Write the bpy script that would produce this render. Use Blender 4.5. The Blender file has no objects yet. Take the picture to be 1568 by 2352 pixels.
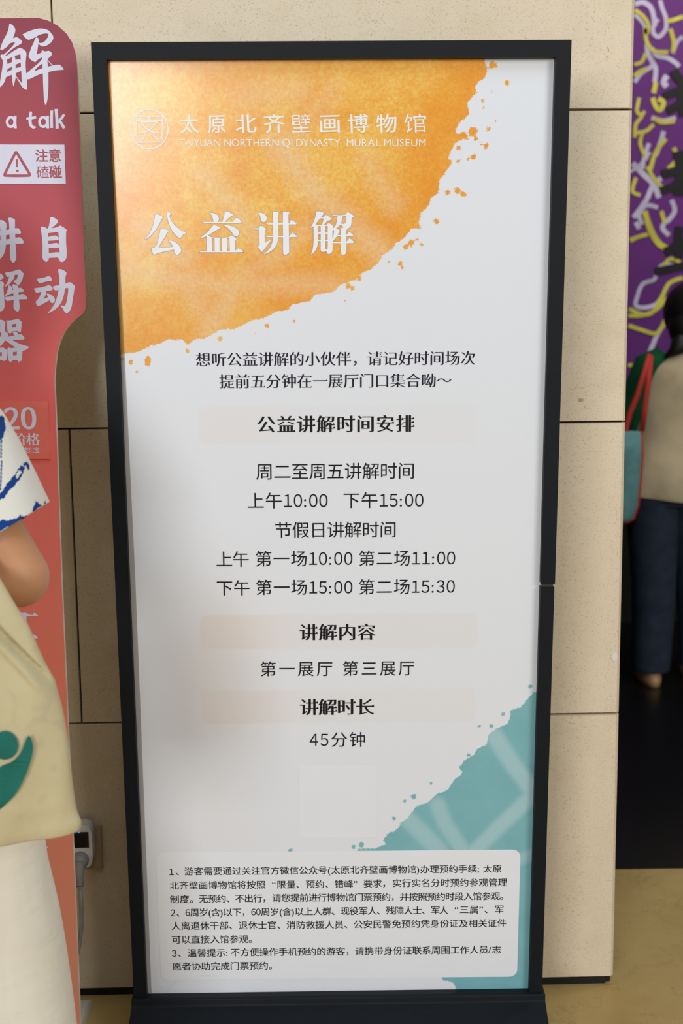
import bpy, bmesh, math, random
import numpy as np
from mathutils import Vector, Matrix
from mathutils.geometry import tessellate_polygon
SC = bpy.context.scene
COL = SC.collection
RAD = math.radians
random.seed(7)

# ------------------------------------------------------------------ camera
CAM = Vector((0.0, 0.0, 1.46))
FPX, CX, CY = 2870.0, 784.0, 1176.0
RT = Vector((0.9999391857461846, -0.001606237484473712, -0.010910765802669883))
DN = Vector((-0.011028363852232978, -0.14563717917363042, -0.9892765979406823))
FW = Vector((0.0, 0.98933676371774, -0.1456460365286631))
cd = bpy.data.cameras.new('camera')
cam = bpy.data.objects.new('camera', cd); COL.objects.link(cam)
m = Matrix.Identity(4)
for i in range(3):
    m[i][0], m[i][1], m[i][2], m[i][3] = RT[i], -DN[i], -FW[i], CAM[i]
cam.matrix_world = m
cd.sensor_fit = 'HORIZONTAL'; cd.sensor_width = 24.0; cd.lens = FPX / 1568 * 24
cd.clip_start = 0.05
cd.dof.use_dof = True; cd.dof.focus_distance = 2.36; cd.dof.aperture_fstop = 3.8
SC.camera = cam

# ------------------------------------------------------------------ light
SC.view_settings.view_transform = 'Standard'
SC.view_settings.look = 'None'
SC.view_settings.exposure = -0.43
SC.view_settings.gamma = 1.0
w = bpy.data.worlds.new('world'); SC.world = w; w.use_nodes = True
bg = w.node_tree.nodes['Background']
bg.inputs[0].default_value = (0.93, 0.97, 1.0, 1); bg.inputs[1].default_value = 0.16

def area(name, loc, target, sx, sy, power, color):
    l = bpy.data.lights.new(name, 'AREA'); l.shape = 'RECTANGLE'; l.size = sx; l.size_y = sy
    l.energy = power; l.color = color
    o = bpy.data.objects.new(name, l); COL.objects.link(o)
    o.location = loc
    o.rotation_euler = (Vector(target) - Vector(loc)).to_track_quat('-Z', 'Y').to_euler()
    return o
area('entrance_daylight', (-2.9, -6.5, 2.5), (-0.2, 2.4, 1.8), 2.6, 2.2, 440, (0.97, 0.985, 1.0))
area('window_daylight', (4.4, -3.8, 3.4), (0.0, 2.4, 1.2), 3.0, 2.4, 285, (1.0, 0.985, 0.96))
area('skylight', (0.7, 0.3, 4.6), (0.2, 2.4, 1.6), 2.6, 1.8, 62, (0.70, 0.87, 1.0))
area('hall_lamp', (1.9, 4.4, 3.9), (1.7, 6.0, 2.0), 1.2, 0.5, 36, (1.0, 0.92, 0.92))
area('hall_visitor_fill', (2.4, 3.4, 4.0), (1.4, 5.0, 1.0), 0.8, 0.4, 26, (1.0, 0.95, 0.88))  # added fill without a fixture, brightens the visitor in the hall

# ------------------------------------------------------------------ materials
def lin(c):
    out = []
    for v in c[:3]:
        v = v / 255.0
        out.append(v / 12.92 if v <= 0.04045 else ((v + 0.055) / 1.055) ** 2.4)
    return (out[0], out[1], out[2], 1.0)

class NT:
    def __init__(s, name, rough=0.6, spec=0.4, metal=0.0, coat=0.0, coat_rough=0.1):
        s.m = bpy.data.materials.new(name); s.m.use_nodes = True
        s.t = s.m.node_tree; s.b = s.t.nodes['Principled BSDF']
        s.b.inputs['Roughness'].default_value = rough
        s.b.inputs['Specular IOR Level'].default_value = spec
        s.b.inputs['Metallic'].default_value = metal
        s.b.inputs['Coat Weight'].default_value = coat
        s.b.inputs['Coat Roughness'].default_value = coat_rough
    def n(s, typ, **kw):
        x = s.t.nodes.new(typ)
        for k, v in kw.items(): setattr(x, k, v)
        return x
    def link(s, a, b): s.t.links.new(a, b)
    def noise(s, scale, detail=3.0, rough=0.55, vec=None, stretch=None):
        if vec is None:
            vec = s.n('ShaderNodeTexCoord').outputs['Object']
        if stretch:
            mp = s.n('ShaderNodeMapping'); mp.inputs['Scale'].default_value = stretch
            s.link(vec, mp.inputs['Vector']); vec = mp.outputs[0]
        x = s.n('ShaderNodeTexNoise'); x.inputs['Scale'].default_value = scale
        x.inputs['Detail'].default_value = detail; x.inputs['Roughness'].default_value = rough
        s.link(vec, x.inputs['Vector']); return x.outputs['Fac']
    def math(s, op, a, b=None, c=None):
        x = s.n('ShaderNodeMath', operation=op)
        for i, v in enumerate((a, b, c)):
            if v is None: continue
            if isinstance(v, (int, float)): x.inputs[i].default_value = v
            else: s.link(v, x.inputs[i])
        return x.outputs[0]
    def ramp(s, fac, stops):
        x = s.n('ShaderNodeValToRGB'); e = x.color_ramp.elements
        while len(e) < len(stops): e.new(0.5)
        for i, (p, c) in enumerate(stops):
            e[i].position = p; e[i].color = c if len(c) == 4 else lin(c)
        s.link(fac, x.inputs[0]); return x.outputs[0]
    def step(s, v, lo, hi):
        x = s.n('ShaderNodeMapRange'); x.inputs[1].default_value = lo; x.inputs[2].default_value = hi
        x.clamp = True; s.link(v, x.inputs[0]); return x.outputs[0]
    def mix(s, f, a, b, mode='MIX'):
        x = s.n('ShaderNodeMix', data_type='RGBA', blend_type=mode)
        for sock, v in ((x.inputs[0], f), (x.inputs[6], a), (x.inputs[7], b)):
            if isinstance(v, (int, float)): sock.default_value = v
            elif isinstance(v, tuple): sock.default_value = v if len(v) == 4 else lin(v)
            else: s.link(v, sock)
        return x.outputs[2]
    def attr(s, name):
        x = s.n('ShaderNodeAttribute'); x.attribute_name = name; return x.outputs['Fac']
    def col(s, v):
        if isinstance(v, tuple): s.b.inputs['Base Color'].default_value = v if len(v) == 4 else lin(v)
        else: s.link(v, s.b.inputs['Base Color'])
        return s
    def bump(s, h, strength=0.2, dist=0.002):
        x = s.n('ShaderNodeBump'); x.inputs['Strength'].default_value = strength
        x.inputs['Distance'].default_value = dist; s.link(h, x.inputs['Height'])
        s.link(x.outputs[0], s.b.inputs['Normal']); return s

def plain(name, c, rough=0.6, spec=0.4, var=0.06, scale=30, **kw):
    t = NT(name, rough, spec, **kw)
    d = tuple(max(0, v * (1 - var)) for v in c); l = tuple(min(255, v * (1 + var)) for v in c)
    t.col(t.ramp(t.noise(scale), [(0.3, d), (0.7, l)])); return t.m

def stone_mat():
    t = NT('limestone', 0.42, 0.45)
    big = t.noise(2.2, 4); mid = t.noise(14, 4)
    base = t.mix(big, (219, 200, 170), (231, 214, 188))
    base = t.mix(t.step(mid, 0.45, 0.75), base, (219, 201, 170))
    sp = t.step(t.noise(300, 2, 0.5), 0.60, 0.70)
    sp2 = t.step(t.noise(620, 2, 0.5), 0.58, 0.70)
    base = t.mix(t.math('MULTIPLY', sp, 0.45), base, (146, 118, 84))
    base = t.mix(t.math('MULTIPLY', sp2, 0.35), base, (156, 130, 98))
    t.col(base); t.bump(t.noise(200, 2), 0.06, 0.001); return t.m

def marble_mat():
    t = NT('marble_floor', 0.34, 0.35)
    big = t.noise(3.0, 5, 0.6)
    base = t.ramp(big, [(0.3, (178, 148, 88)), (0.55, (198, 168, 106)), (0.75, (184, 152, 90))])
    v = t.noise(5.0, 6, 0.65)
    vein = t.math('ABSOLUTE', t.math('SUBTRACT', v, 0.5))
    vm = t.math('SUBTRACT', 1.0, t.step(vein, 0.0, 0.008))
    base = t.mix(t.math('MULTIPLY', vm, 0.35), base, (120, 92, 48))
    st = t.step(t.noise(24, 4), 0.62, 0.74)
    base = t.mix(t.math('MULTIPLY', st, 0.25), base, (140, 110, 62))
    t.col(base); return t.m

M = dict(
    stone=stone_mat(), marble=marble_mat(),
    grout=plain('dark_joint_grout', (46, 36, 26), 0.9, 0.1),  # dark backing that fills the gaps between slabs
    kick=plain('black_kick_strip', (20, 20, 21), 0.5),
    frame=plain('charcoal_powder_coat', (19, 23, 28), 0.55, 0.18, 0.05, 90),
    clip=plain('smoky_plastic_joint', (52, 54, 55), 0.3, 0.5),
    ink=plain('dark_print_ink', (18, 15, 18), 0.55, 0.2, 0.03),
    ink_violet=plain('violet_black_print_ink', (28, 21, 42), 0.55, 0.2, 0.03),
    white_ink=plain('white_print', (238, 240, 243), 0.35, 0.4, 0.01),
    white_dim=plain('soft_white_print', (240, 238, 232), 0.35, 0.4, 0.01),
    outline=plain('lilac_outline_print', (150, 140, 168), 0.4, 0.3, 0.02),
    card=plain('white_card_print', (234, 236, 241), 0.24, 0.5, 0.004, 8),
    blank=plain('blank_square_print', (231, 234, 240), 0.24, 0.5, 0.004, 8),
    blackwall=plain('black_hall_paint', (20, 19, 18), 0.8, 0.2),
    blackfloor=plain('polished_black_floor', (14, 14, 14), 0.3, 0.28),
    ceiling=plain('white_ceiling_paint', (225, 225, 222), 0.9, 0.1),
)

# ------------------------------------------------------------------ helpers
def ray(x, y):
    return RT * ((x - CX) / FPX) + DN * ((y - CY) / FPX) + FW
def on_plane(x, y, p, n):
    r = ray(x, y); return CAM + r * ((Vector(p) - CAM).dot(n) / r.dot(n))
def on_y(x, y, Y):
    r = ray(x, y); return CAM + r * (Y / r.y)

class MB:
    def __init__(s): s.v = []; s.f = []; s.at = {}
    def add(s, vs, fs):
        o = len(s.v); s.v += [tuple(v) for v in vs]; s.f += [tuple(i + o for i in f) for f in fs]
    def hexa(s, p):   # 8 corners: bottom 4 ccw, top 4
        s.add(p, [(3, 2, 1, 0), (4, 5, 6, 7), (0, 1, 5, 4), (1, 2, 6, 5), (2, 3, 7, 6), (3, 0, 4, 7)])
    def box(s, o, ax, lo, hi):
        o = Vector(o); X, Y, Z = ax
        P = lambda a, b, c: o + X * a + Y * b + Z * c
        s.hexa([P(lo[0], lo[1], lo[2]), P(hi[0], lo[1], lo[2]), P(hi[0], hi[1], lo[2]), P(lo[0], hi[1], lo[2]),
                P(lo[0], lo[1], hi[2]), P(hi[0], lo[1], hi[2]), P(hi[0], hi[1], hi[2]), P(lo[0], hi[1], hi[2])])
    def poly(s, loops, fn):
        # loops in 2d, fn maps to 3d
        L = [[Vector((p[0], p[1], 0)) for p in l] for l in loops]
        tr = tessellate_polygon(L); flat = [p for l in L for p in l]
        o = len(s.v); s.v += [tuple(fn(p.x, p.y)) for p in flat]
        for t in tr:
            a, b, c = (flat[i] for i in t)
            ar = (b.x - a.x) * (c.y - a.y) - (b.y - a.y) * (c.x - a.x)
            s.f.append(tuple(i + o for i in (t if ar > 0 else (t[0], t[2], t[1]))))
    def slab(s, loop, fn0, fn1):
        n = len(loop)
        ar = sum(loop[i][0] * loop[(i + 1) % n][1] - loop[(i + 1) % n][0] * loop[i][1] for i in range(n))
        if ar < 0: loop = loop[::-1]
        s.poly([loop], fn0)
        b = MB(); b.poly([loop], fn1); s.add(b.v, [f[::-1] for f in b.f])
        o = len(s.v)
        s.v += [tuple(fn0(*p)) for p in loop] + [tuple(fn1(*p)) for p in loop]
        for i in range(n):
            j = (i + 1) % n; s.f.append((o + j, o + i, o + n + i, o + n + j))
    def loft(s, rings, cap=True):
        n = len(rings[0]); o = len(s.v)
        for r in rings: s.v += [tuple(p) for p in r]
        for k in range(len(rings) - 1):
            for i in range(n):
                j = (i + 1) % n
                s.f.append((o + k * n + i, o + k * n + j, o + (k + 1) * n + j, o + (k + 1) * n + i))
        if cap:
            s.f.append(tuple(o + i for i in range(n))[::-1])
            s.f.append(tuple(o + (len(rings) - 1) * n + i for i in range(n)))
    def tube(s, pts, rad, n=14, flat=1.0, ref=(0, 1, 0)):
        pts = [Vector(p) for p in pts]; rings = []
        if isinstance(rad, (int, float)): rad = [rad] * len(pts)
        for i, p in enumerate(pts):
            d = (pts[min(i + 1, len(pts) - 1)] - pts[max(i - 1, 0)]).normalized()
            a = d.cross(Vector(ref))
            if a.length < 0.05: a = d.cross(Vector((1, 0, 0)))
            a.normalize(); b = d.cross(a).normalized()
            rings.append([p + a * (rad[i] * math.cos(t)) + b * (rad[i] * flat * math.sin(t))
                          for t in (2 * math.pi * k / n for k in range(n))])
        s.loft(rings)
    def ball(s, c, r, seg=20, ring=12, M3=None):
        c = Vector(c); rings = []
        for k in range(1, ring):
            th = math.pi * k / ring
            rr = []
            for i in range(seg):
                ph = 2 * math.pi * i / seg
                q = Vector((r[0] * math.sin(th) * math.cos(ph), r[1] * math.sin(th) * math.sin(ph), -r[2] * math.cos(th)))
                rr.append(c + (M3 @ q if M3 else q))
            rings.append(rr)
        s.loft(rings)
    def build(s, name, mat, parent=None, loc=None, smooth=False, bevel=0.0, mods=None):
        me = bpy.data.meshes.new(name)
        off = Vector((0, 0, 0))
        q = parent
        while q is not None: off += q.location; q = q.parent
        if loc is not None: off += Vector(loc)
        me.from_pydata([tuple(Vector(v) - off) for v in s.v], [], s.f); me.update()
        for k, a in s.at.items():
            at = me.attributes.new(k, 'FLOAT', 'POINT'); at.data.foreach_set('value', np.asarray(a, dtype=np.float32))
        me.materials.append(M[mat] if isinstance(mat, str) else mat)
        if smooth: me.polygons.foreach_set('use_smooth', [True] * len(me.polygons))
        o = bpy.data.objects.new(name, me); COL.objects.link(o)
        if parent is not None: o.parent = parent
        if loc is not None: o.location = loc
        if bevel:
            b = o.modifiers.new('b', 'BEVEL'); b.width = bevel; b.segments = 2; b.limit_method = 'ANGLE'; b.angle_limit = RAD(40)
        for typ, kw in (mods or []):
            md = o.modifiers.new(typ.lower(), typ)
            for k, v in kw.items(): setattr(md, k, v)
        return o

def thing(name, label, cat, loc, group=None):
    o = bpy.data.objects.new(name, None); COL.objects.link(o); o.location = loc
    o.empty_display_size = 0.05
    return tag(o, label, cat, group)
def tag(o, label, cat, group=None):
    o['label'] = label; o['category'] = cat
    if group: o['group'] = group
    return o
def structure(o):
    o['kind'] = 'structure'; return o
AX = (Vector((1, 0, 0)), Vector((0, 1, 0)), Vector((0, 0, 1)))

def smooth_loop(pts, n=4):
    """closed Catmull-Rom resample that keeps sharp corners"""
    P = [Vector((p[0], p[1])) for p in pts]; N = len(P); out = []
    for i in range(N):
        p0, p1, p2, p3 = P[i - 1], P[i], P[(i + 1) % N], P[(i + 2) % N]
        def tan(a, b, c):
            u, v = (b - a), (c - b)
            if u.length < 1e-6 or v.length < 1e-6: return None
            if u.normalized().dot(v.normalized()) < 0.62: return None
            return (c - a).normalized()
        L = (p2 - p1).length
        t1 = tan(p0, p1, p2); t2 = tan(p1, p2, p3)
        d = (p2 - p1)
        t1 = t1 * L if t1 is not None else d; t2 = t2 * L if t2 is not None else d
        for k in range(n):
            t = k / n
            h = p1 * (2*t**3 - 3*t**2 + 1) + t1 * (t**3 - 2*t**2 + t) + p2 * (-2*t**3 + 3*t**2) + t2 * (t**3 - t**2)
            out.append((h.x, h.y))
    return out

def ribbon(pts, wid, n=6):
    """open centre line -> closed outline"""
    P = [Vector((p[0], p[1])) for p in pts]; Q = []
    if isinstance(wid, (int, float)): wid = [wid] * len(P)
    if len(P) == 2: Q = [(P[0], wid[0]), (P[1], wid[1])]
    else:
        for i in range(len(P) - 1):
            p0, p1, p2, p3 = P[max(i-1, 0)], P[i], P[i+1], P[min(i+2, len(P)-1)]
            for k in range(n):
                t = k / n
                q = 0.5 * ((2*p1) + (p2-p0)*t + (2*p0-5*p1+4*p2-p3)*t*t + (3*p1-p0-3*p2+p3)*t**3)
                Q.append((q, wid[i] * (1-t) + wid[i+1] * t))
        Q.append((P[-1], wid[-1]))
    L, R_ = [], []
    for i, (q, ww) in enumerate(Q):
        d = (Q[min(i+1, len(Q)-1)][0] - Q[max(i-1, 0)][0])
        d = d.normalized() if d.length > 1e-9 else Vector((1, 0))
        nn = Vector((-d.y, d.x)) * ww * 0.5
        L.append(tuple(q + nn)); R_.append(tuple(q - nn))
    return L + R_[::-1]

def strokes(mb, lst, fn):
    P_, X_, Y_ = fn(0, 0), fn(1, 0), fn(0, 1)
    nn = (X_ - P_).cross(Y_ - P_).normalized()
    if nn.y > 0: nn = -nn
    for k, (pts, wd) in enumerate(lst):
        o = ribbon(pts, wd); n = len(o) // 2
        b = len(mb.v); mb.v += [tuple(fn(*p) + nn*(k*2.5e-5)) for p in o]
        for i in range(n - 1):
            mb.f.append((b + i, b + i + 1, b + 2*n - 2 - i, b + 2*n - 1 - i))

# ------------------------------------------------------------------ glyph outlines from the built-in font
GC = {}
FULL = {c: chr(ord(c) + 0xFEE0) for c in '0123456789'}
def area2(l): return 0.5 * sum(l[i][0]*l[(i+1) % len(l)][1] - l[(i+1) % len(l)][0]*l[i][1] for i in range(len(l)))
def inside(p, l):
    c = False; n = len(l); j = n - 1
    for i in range(n):
        if (l[i][1] > p[1]) != (l[j][1] > p[1]) and p[0] < (l[j][0]-l[i][0])*(p[1]-l[i][1])/(l[j][1]-l[i][1])+l[i][0]: c = not c
        j = i
    return c
def raw(ch):
    if ch in GC: return GC[ch]
    cu = bpy.data.curves.new('g', 'FONT'); cu.body = FULL.get(ch, ch); cu.size = 1
    o = bpy.data.objects.new('g', cu); COL.objects.link(o)
    dg = bpy.context.evaluated_depsgraph_get()
    ev = o.evaluated_get(dg); c2 = ev.to_curve(dg); loops = []
    for s in c2.splines:
        bp = s.bezier_points; n = len(bp); l = []
        for i in range(n):
            a, b = bp[i], bp[(i + 1) % n]
            p0, p1, p2, p3 = a.co, a.handle_right, b.co, b.handle_left
            p1, p2, p3 = a.handle_right, b.handle_left, b.co
            ch1 = (p3 - p0)
            dev = max(abs((p1-p0).x*ch1.y-(p1-p0).y*ch1.x), abs((p2-p0).x*ch1.y-(p2-p0).y*ch1.x)) / max(ch1.length, 1e-6)
            k = 1 if dev < 0.004 else 5
            for j in range(k):
                t = j / k
                q = p0*(1-t)**3 + p1*3*t*(1-t)**2 + p2*3*t*t*(1-t) + p3*t**3
                l.append((q.x, q.y))
        l2 = [p for i, p in enumerate(l) if (Vector(p) - Vector(l[i-1])).length > 1e-5]
        if len(l2) > 2: loops.append(l2)
    ev.to_curve_clear(); bpy.data.objects.remove(o); bpy.data.curves.remove(cu)
    # orient: outer ccw, hole cw by nesting depth
    out = []
    for i, l in enumerate(loops):
        depth = sum(1 for j, k in enumerate(loops) if j != i and inside(l[0], k))
        a = area2(l)
        if (depth % 2 == 0) != (a > 0): l = l[::-1]
        out.append((depth, l))
    GC[ch] = out; return out
def restyle(l, a, b, serif):
    n = len(l); P = [Vector(p) for p in l]; E = []
    for i in range(n):
        d = (P[(i+1) % n] - P[i]); E.append((d.normalized(), d.length))
    Q = []
    for i in range(n):
        n1 = Vector((E[i-1][0].y, -E[i-1][0].x)); n2 = Vector((E[i][0].y, -E[i][0].x))
        sx = n1.x + n2.x; sy = n1.y + n2.y
        q1 = n1.dot(n2)
        if q1 > 0.5: sx *= 0.5; sy *= 0.5
        sx = max(-1, min(1, sx)); sy = max(-1, min(1, sy))
        Q.append(Vector((P[i].x + a*sx, P[i].y + b*sy)))
    if not serif: return [tuple(q) for q in Q]
    out = []
    for i in range(n):
        d, L = E[i]; dp, Lp = E[i-1]; dn, Ln = E[(i+1) % n]
        # right end of a horizontal stroke: edge going up (ccw outer), short, neighbours horizontal
        up = d.y > 0.97 and L < 0.12
        if up and dp.x > 0.97 and dn.x < -0.97 and Lp > 0.10 and Ln > 0.06:
            h = serif
            x, y0 = Q[i].x, Q[i].y; y1 = Q[(i+1) % n].y
            out += [(x, y0), (x + h*0.25, (y0+y1)/2), (x - h*0.45, y1 + h*0.85)]
            Q[(i+1) % n] = Vector((x - h*1.35, y1))
            continue
        out.append(tuple(Q[i]))
        # upper right outside corner of a bent stroke
    res = []
    return out
STY = dict(sans=(0.0, 0.0, 0), light=(-0.004, -0.004, 0), med=(0.009, 0.006, 0), bold=(0.020, 0.014, 0),
           heavy=(0.040, 0.034, 0), song=(0.014, -0.014, 0.062), songb=(0.027, -0.010, 0.08), kai=(0.012, 0.004, 0.03), num=(0.036, 0.012, 0))
SC_ = {}
def glyph(ch, style):
    key = (ch, style)
    if key in SC_: return SC_[key]
    a, b, sf = STY[style]
    G = raw(ch); res = []
    outs = [(d, restyle(l, a, b, sf if d % 2 == 0 else 0)) for d, l in G]
    for i, (d, l) in enumerate(outs):
        if d % 2 == 0:
            holes = [k for dd, k in outs if dd == d + 1 and inside(k[0], l)]
            L = [l] + holes
            V3 = [[Vector((p[0], p[1], 0)) for p in q] for q in L]; fl = [p for q in V3 for p in q]
            ta = sum(abs((fl[t[1]]-fl[t[0]]).cross(fl[t[2]]-fl[t[0]]).z)*0.5 for t in tessellate_polygon(V3))
            ea = abs(area2(l)) - sum(abs(area2(h)) for h in holes)
            if abs(ta-ea) > 0.03*ea and style != 'sans':       # strokes ran into each other: keep the plain outline
                return SC_.setdefault(key, glyph(ch, 'sans'))
            res.append(L)
    SC_[key] = res; return res
def adv(ch):
    if ch in FULL: return 0.555
    if ch == ' ': return 0.24
    if ord(ch) > 0x2E80: return 1.0
    if ch in '“”': return 0.5
    if ch == ':': return 0.28
    if ch in '();,/\\': return 0.36
    g = raw(ch)
    if not g: return 0.5
    return max(p[0] for _, l in g for p in l) + 0.05
def place(ch):   # x offset, x scale for a glyph cell
    if ch in FULL: return (-0.5 * 0.86 + 0.2775, 0.86)
    return (0.0, 1.0)
def text(mb, s, pl, pr, em, fn, style='sans', shear=0.0):
    """pl, pr = 2d centres of the left and right ink ends; em = size; fn maps 2d -> 3d"""
    pl, pr = Vector(pl), Vector(pr); W = (pr - pl).length / em
    ex = (pr - pl).normalized(); ey = Vector((-ex.y, ex.x))
    xs = []; x = 0
    def ink(ch):
        o, k = place(ch); g = raw(ch)
        xx = [p[0] for _, l in g for p in l] or [0, 0.2]
        return o + k*min(xx), o + k*max(xx)
    n = len(s); base = sum(adv(c) for c in s[:-1])
    l0 = ink(s[0])[0]; r0 = ink(s[-1])[1]
    tr = (W - (base + r0 - l0)) / max(n - 1, 1)
    kx = 1.0
    if n == 1: kx = W / max(r0 - l0, 1e-3); tr = 0
    for i, ch in enumerate(s):
        if ch != ' ':
            o, k = place(ch)
            for grp in glyph(ch, style):
                L = []
                for l in grp:
                    q = []
                    for p in l:
                        gx = (x - l0 + o + k*p[0]) * kx * em + shear * (p[1]-0.38) * em; gy = (p[1] - 0.38) * em
                        q.append(tuple(pl + ex*gx + ey*gy))
                    L.append(q)
                mb.poly(L, fn)
        x += adv(ch) + tr

# ------------------------------------------------------------------ setting
WY = RAD(1.35)
WH = Vector((math.cos(WY), math.sin(WY), 0)); WB = Vector((-math.sin(WY), math.cos(WY), 0)); UP = Vector((0, 0, 1))
WO = Vector((0, 2.6, 0))
WAX = (WH, WB, UP)
def on_wall(x, y): return on_plane(x, y, WO, WB)
def wall_mesh():
    mb = MB(); g = 0.0018; T = 0.03
    rows = [(0.0165, 0.627, [-4.0, -2.9, -1.74, 0.02, 0.597]),
            (0.627, 1.2597, [-4.0, -2.9, -1.73, -0.562, 0.597]),
            (1.2597, 1.891, [-4.0, -2.9, -1.14, 0.02, 0.597]),
            (1.891, 2.523, [-4.0, -2.9, -1.73, -0.562, 0.597]),
            (2.523, 3.155, [-4.0, -2.9, -1.14, 0.02, 0.597]),
            (3.155, 4.2, [-4.0, -2.9, -1.73, -0.562, 0.597])]
    rnd = random.Random(3)
    for z0, z1, xs in rows:
        for k in range(len(xs) - 1):
            a, b = xs[k] + g, xs[k+1] - g
            d = rnd.uniform(-0.0006, 0.0006)
            last = k == len(xs) - 2
            if last: b = xs[k+1]
            c = 0.0065 if last else 0.0012     # eased edge, wide at the pier's corner
            s = 0.0012; za, zb = z0 + g, z1 - g
            P = lambda t, y, z: WO + WH*t + WB*y + UP*z
            back = [P(a, T, za), P(b, T, za), P(b, T, zb), P(a, T, zb)]
            mid = [P(a, d+s, za), P(b, d+c, za), P(b, d+c, zb), P(a, d+s, zb)]
            fr = [P(a+s, d, za+s), P(b-c, d, za+s), P(b-c, d, zb-s), P(a+s, d, zb-s)]
            o = len(mb.v); mb.v += [tuple(p) for p in fr + mid + back]
            mb.f.append((o, o+1, o+2, o+3))
            for u in (0, 4):
                for i in range(4):
                    j = (i+1) % 4
                    mb.f.append((o+u+i, o+u+4+i, o+u+4+j, o+u+j))
    return mb
wall = structure(wall_mesh().build('wall_back', 'stone'))
mb = MB(); mb.box(WO, WAX, (-4.0, 0.0125, 0.0), (0.592, 0.34, 4.2))
structure(mb.build('backing', 'grout', wall))
mb = MB(); mb.box(WO, WAX, (-4.0, 0.004, 0.0), (0.5800, 0.0124, 0.0160))
structure(mb.build('baseboard_back', 'kick'))
# small wear marks on the stone
def mark(name, polys, mat):
    b = MB()
    for pl in polys: b.poly([[(p[0], -p[1]) for p in pl]], lambda x, y: on_wall(x, -y) - WB*0.0009)
    return b.build(name, mat, wall)
M['rust'] = plain('orange_stain', (206, 150, 84), 0.8); M['plaster'] = plain('pale_plaster', (222, 212, 198), 0.9)
M['grime'] = plain('grey_grime', (172, 152, 122), 0.9)
mark('stain', [ribbon([(1395, 108), (1397, 115), (1396, 121)], [1.2, 2.4, 1]), ribbon([(1395, 128), (1392, 140)], [1.4, 0.6])], M['rust'])
mark('stain', [smooth_loop([(1407, 1500), (1414, 1498), (1418, 1506), (1415, 1518), (1407, 1519), (1402, 1510)])], M['plaster'])
mark('stain', [smooth_loop([(1327, 917), (1334, 914), (1340, 917), (1338, 922), (1330, 923)])], M['grime'])

EDGE = 3.21
mb = MB(); mb.add([(-8, -9, 0), (8, -9, 0), (8, EDGE, 0), (-8, EDGE, 0)], [(0, 1, 2, 3)])
structure(mb.build('floor', 'marble'))
mb = MB(); mb.add([(-8, EDGE, 0.0), (8, EDGE, 0.0), (8, 7, 0.0), (-8, 7, 0.0)], [(0, 1, 2, 3)])
structure(mb.build('floor_hall', 'blackfloor'))
mb = MB(); mb.box((0, 0, 0), AX, (-4, 2.95, 4.2), (6, 7, 4.3)); structure(mb.build('ceiling_hall', 'blackwall'))
mb = MB(); mb.box((0, 0, 0), AX, (-4, 6.06, 0), (6, 6.2, 4.2)); structure(mb.build('wall_hall_far', 'blackwall'))
mb = MB(); mb.box((0, 0, 0), AX, (3.6, 2.9, 0), (3.75, 6.06, 4.2)); structure(mb.build('wall_hall_right', 'blackwall'))
mb = MB(); mb.box((0, 0, 0), AX, (-0.9, 2.98, 0), (-0.8, 6.06, 4.2)); structure(mb.build('wall_hall_left', 'blackwall'))

# ------------------------------------------------------------------ museum sign stand
SD = Vector((-0.00486172, 0.06275379, -0.9980172)).normalized()       # down the sign
SH = Vector((0.99997532, 0.0053679, -0.00453373)); SH = (SH - SD*SH.dot(SD)).normalized()
SN = SD.cross(SH).normalized()
if SN.y > 0: SN = -SN                                                # towards the viewer
P0 = Vector((-0.3992, 2.2635, 0.466 + 1.46))
REC = 0.016                                                          # poster sits this deep in the frame
def S3(u, v, n=0.0): return P0 + SH*u + SD*v + SN*n
def S2(x, y, n=-REC):
    q = on_plane(x, y, P0 + SN*n, SN) - P0
    return (q.dot(SH), -q.dot(SD))                                   # u right, v UP (negative)
def ink_fn(n): return lambda u, v: S3(u, -v, n)
sign = thing('sign_stand', 'tall black-framed museum notice stand with an orange and teal poster, by the stone wall', 'sign stand', (0.0, 2.385, 0.0))
# frame bars (mitred)
B = 0.0262; BT = 0.0288; H = 1.835; Wd = 0.7805; D0 = -0.026
def bar(pts):
    b = MB(); b.slab(pts, ink_fn(0), ink_fn(D0)); return b.build('frame_bar', 'frame', sign, bevel=0.0012)
bar([(-B, BT), (Wd+B+0.001, BT), (Wd, 0), (0, 0)])
bar([(-B, BT), (0, 0), (0, -H), (-B, -H)])
vs = S2(1275, 1341, 0)[1]; ve = S2(1275, 1349, 0)[1]
bar([(Wd+B+0.001, BT), (Wd+B+0.001, vs), (Wd, vs), (Wd, 0)])
bar([(Wd+B, ve), (Wd+B, -H), (Wd, -H), (Wd, ve)])
b = MB(); b.slab([(Wd+0.002, vs), (Wd+B-0.002, vs), (Wd+B-0.002, ve), (Wd+0.002, ve)], ink_fn(-0.003), ink_fn(D0+0.002)); b.build('joint_clip', 'clip', sign)
# pedestal
def foot():
    b = MB(); yb = 2.385
    prof = [(-0.185, 0.0), (-0.185, 0.014), (-0.024, 0.094), (-0.017, 0.098), (-0.015, 0.112), (-0.009, 0.1135), (0.030, 0.1135), (0.034, 0.105), (0.036, 0.098), (0.185, 0.014), (0.185, 0.0)]
    L = S3(-0.0305, 1.82).x; R = S3(Wd+0.032, 1.82).x
    dy = SH.y
    rings = []
    for x in (L, R): rings.append([Vector((x, yb + y + 0.003 + (x)*dy, z)) for y, z in prof])
    b.loft(rings); return b
foot().build('pedestal', 'frame', sign, bevel=0.002)

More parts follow.
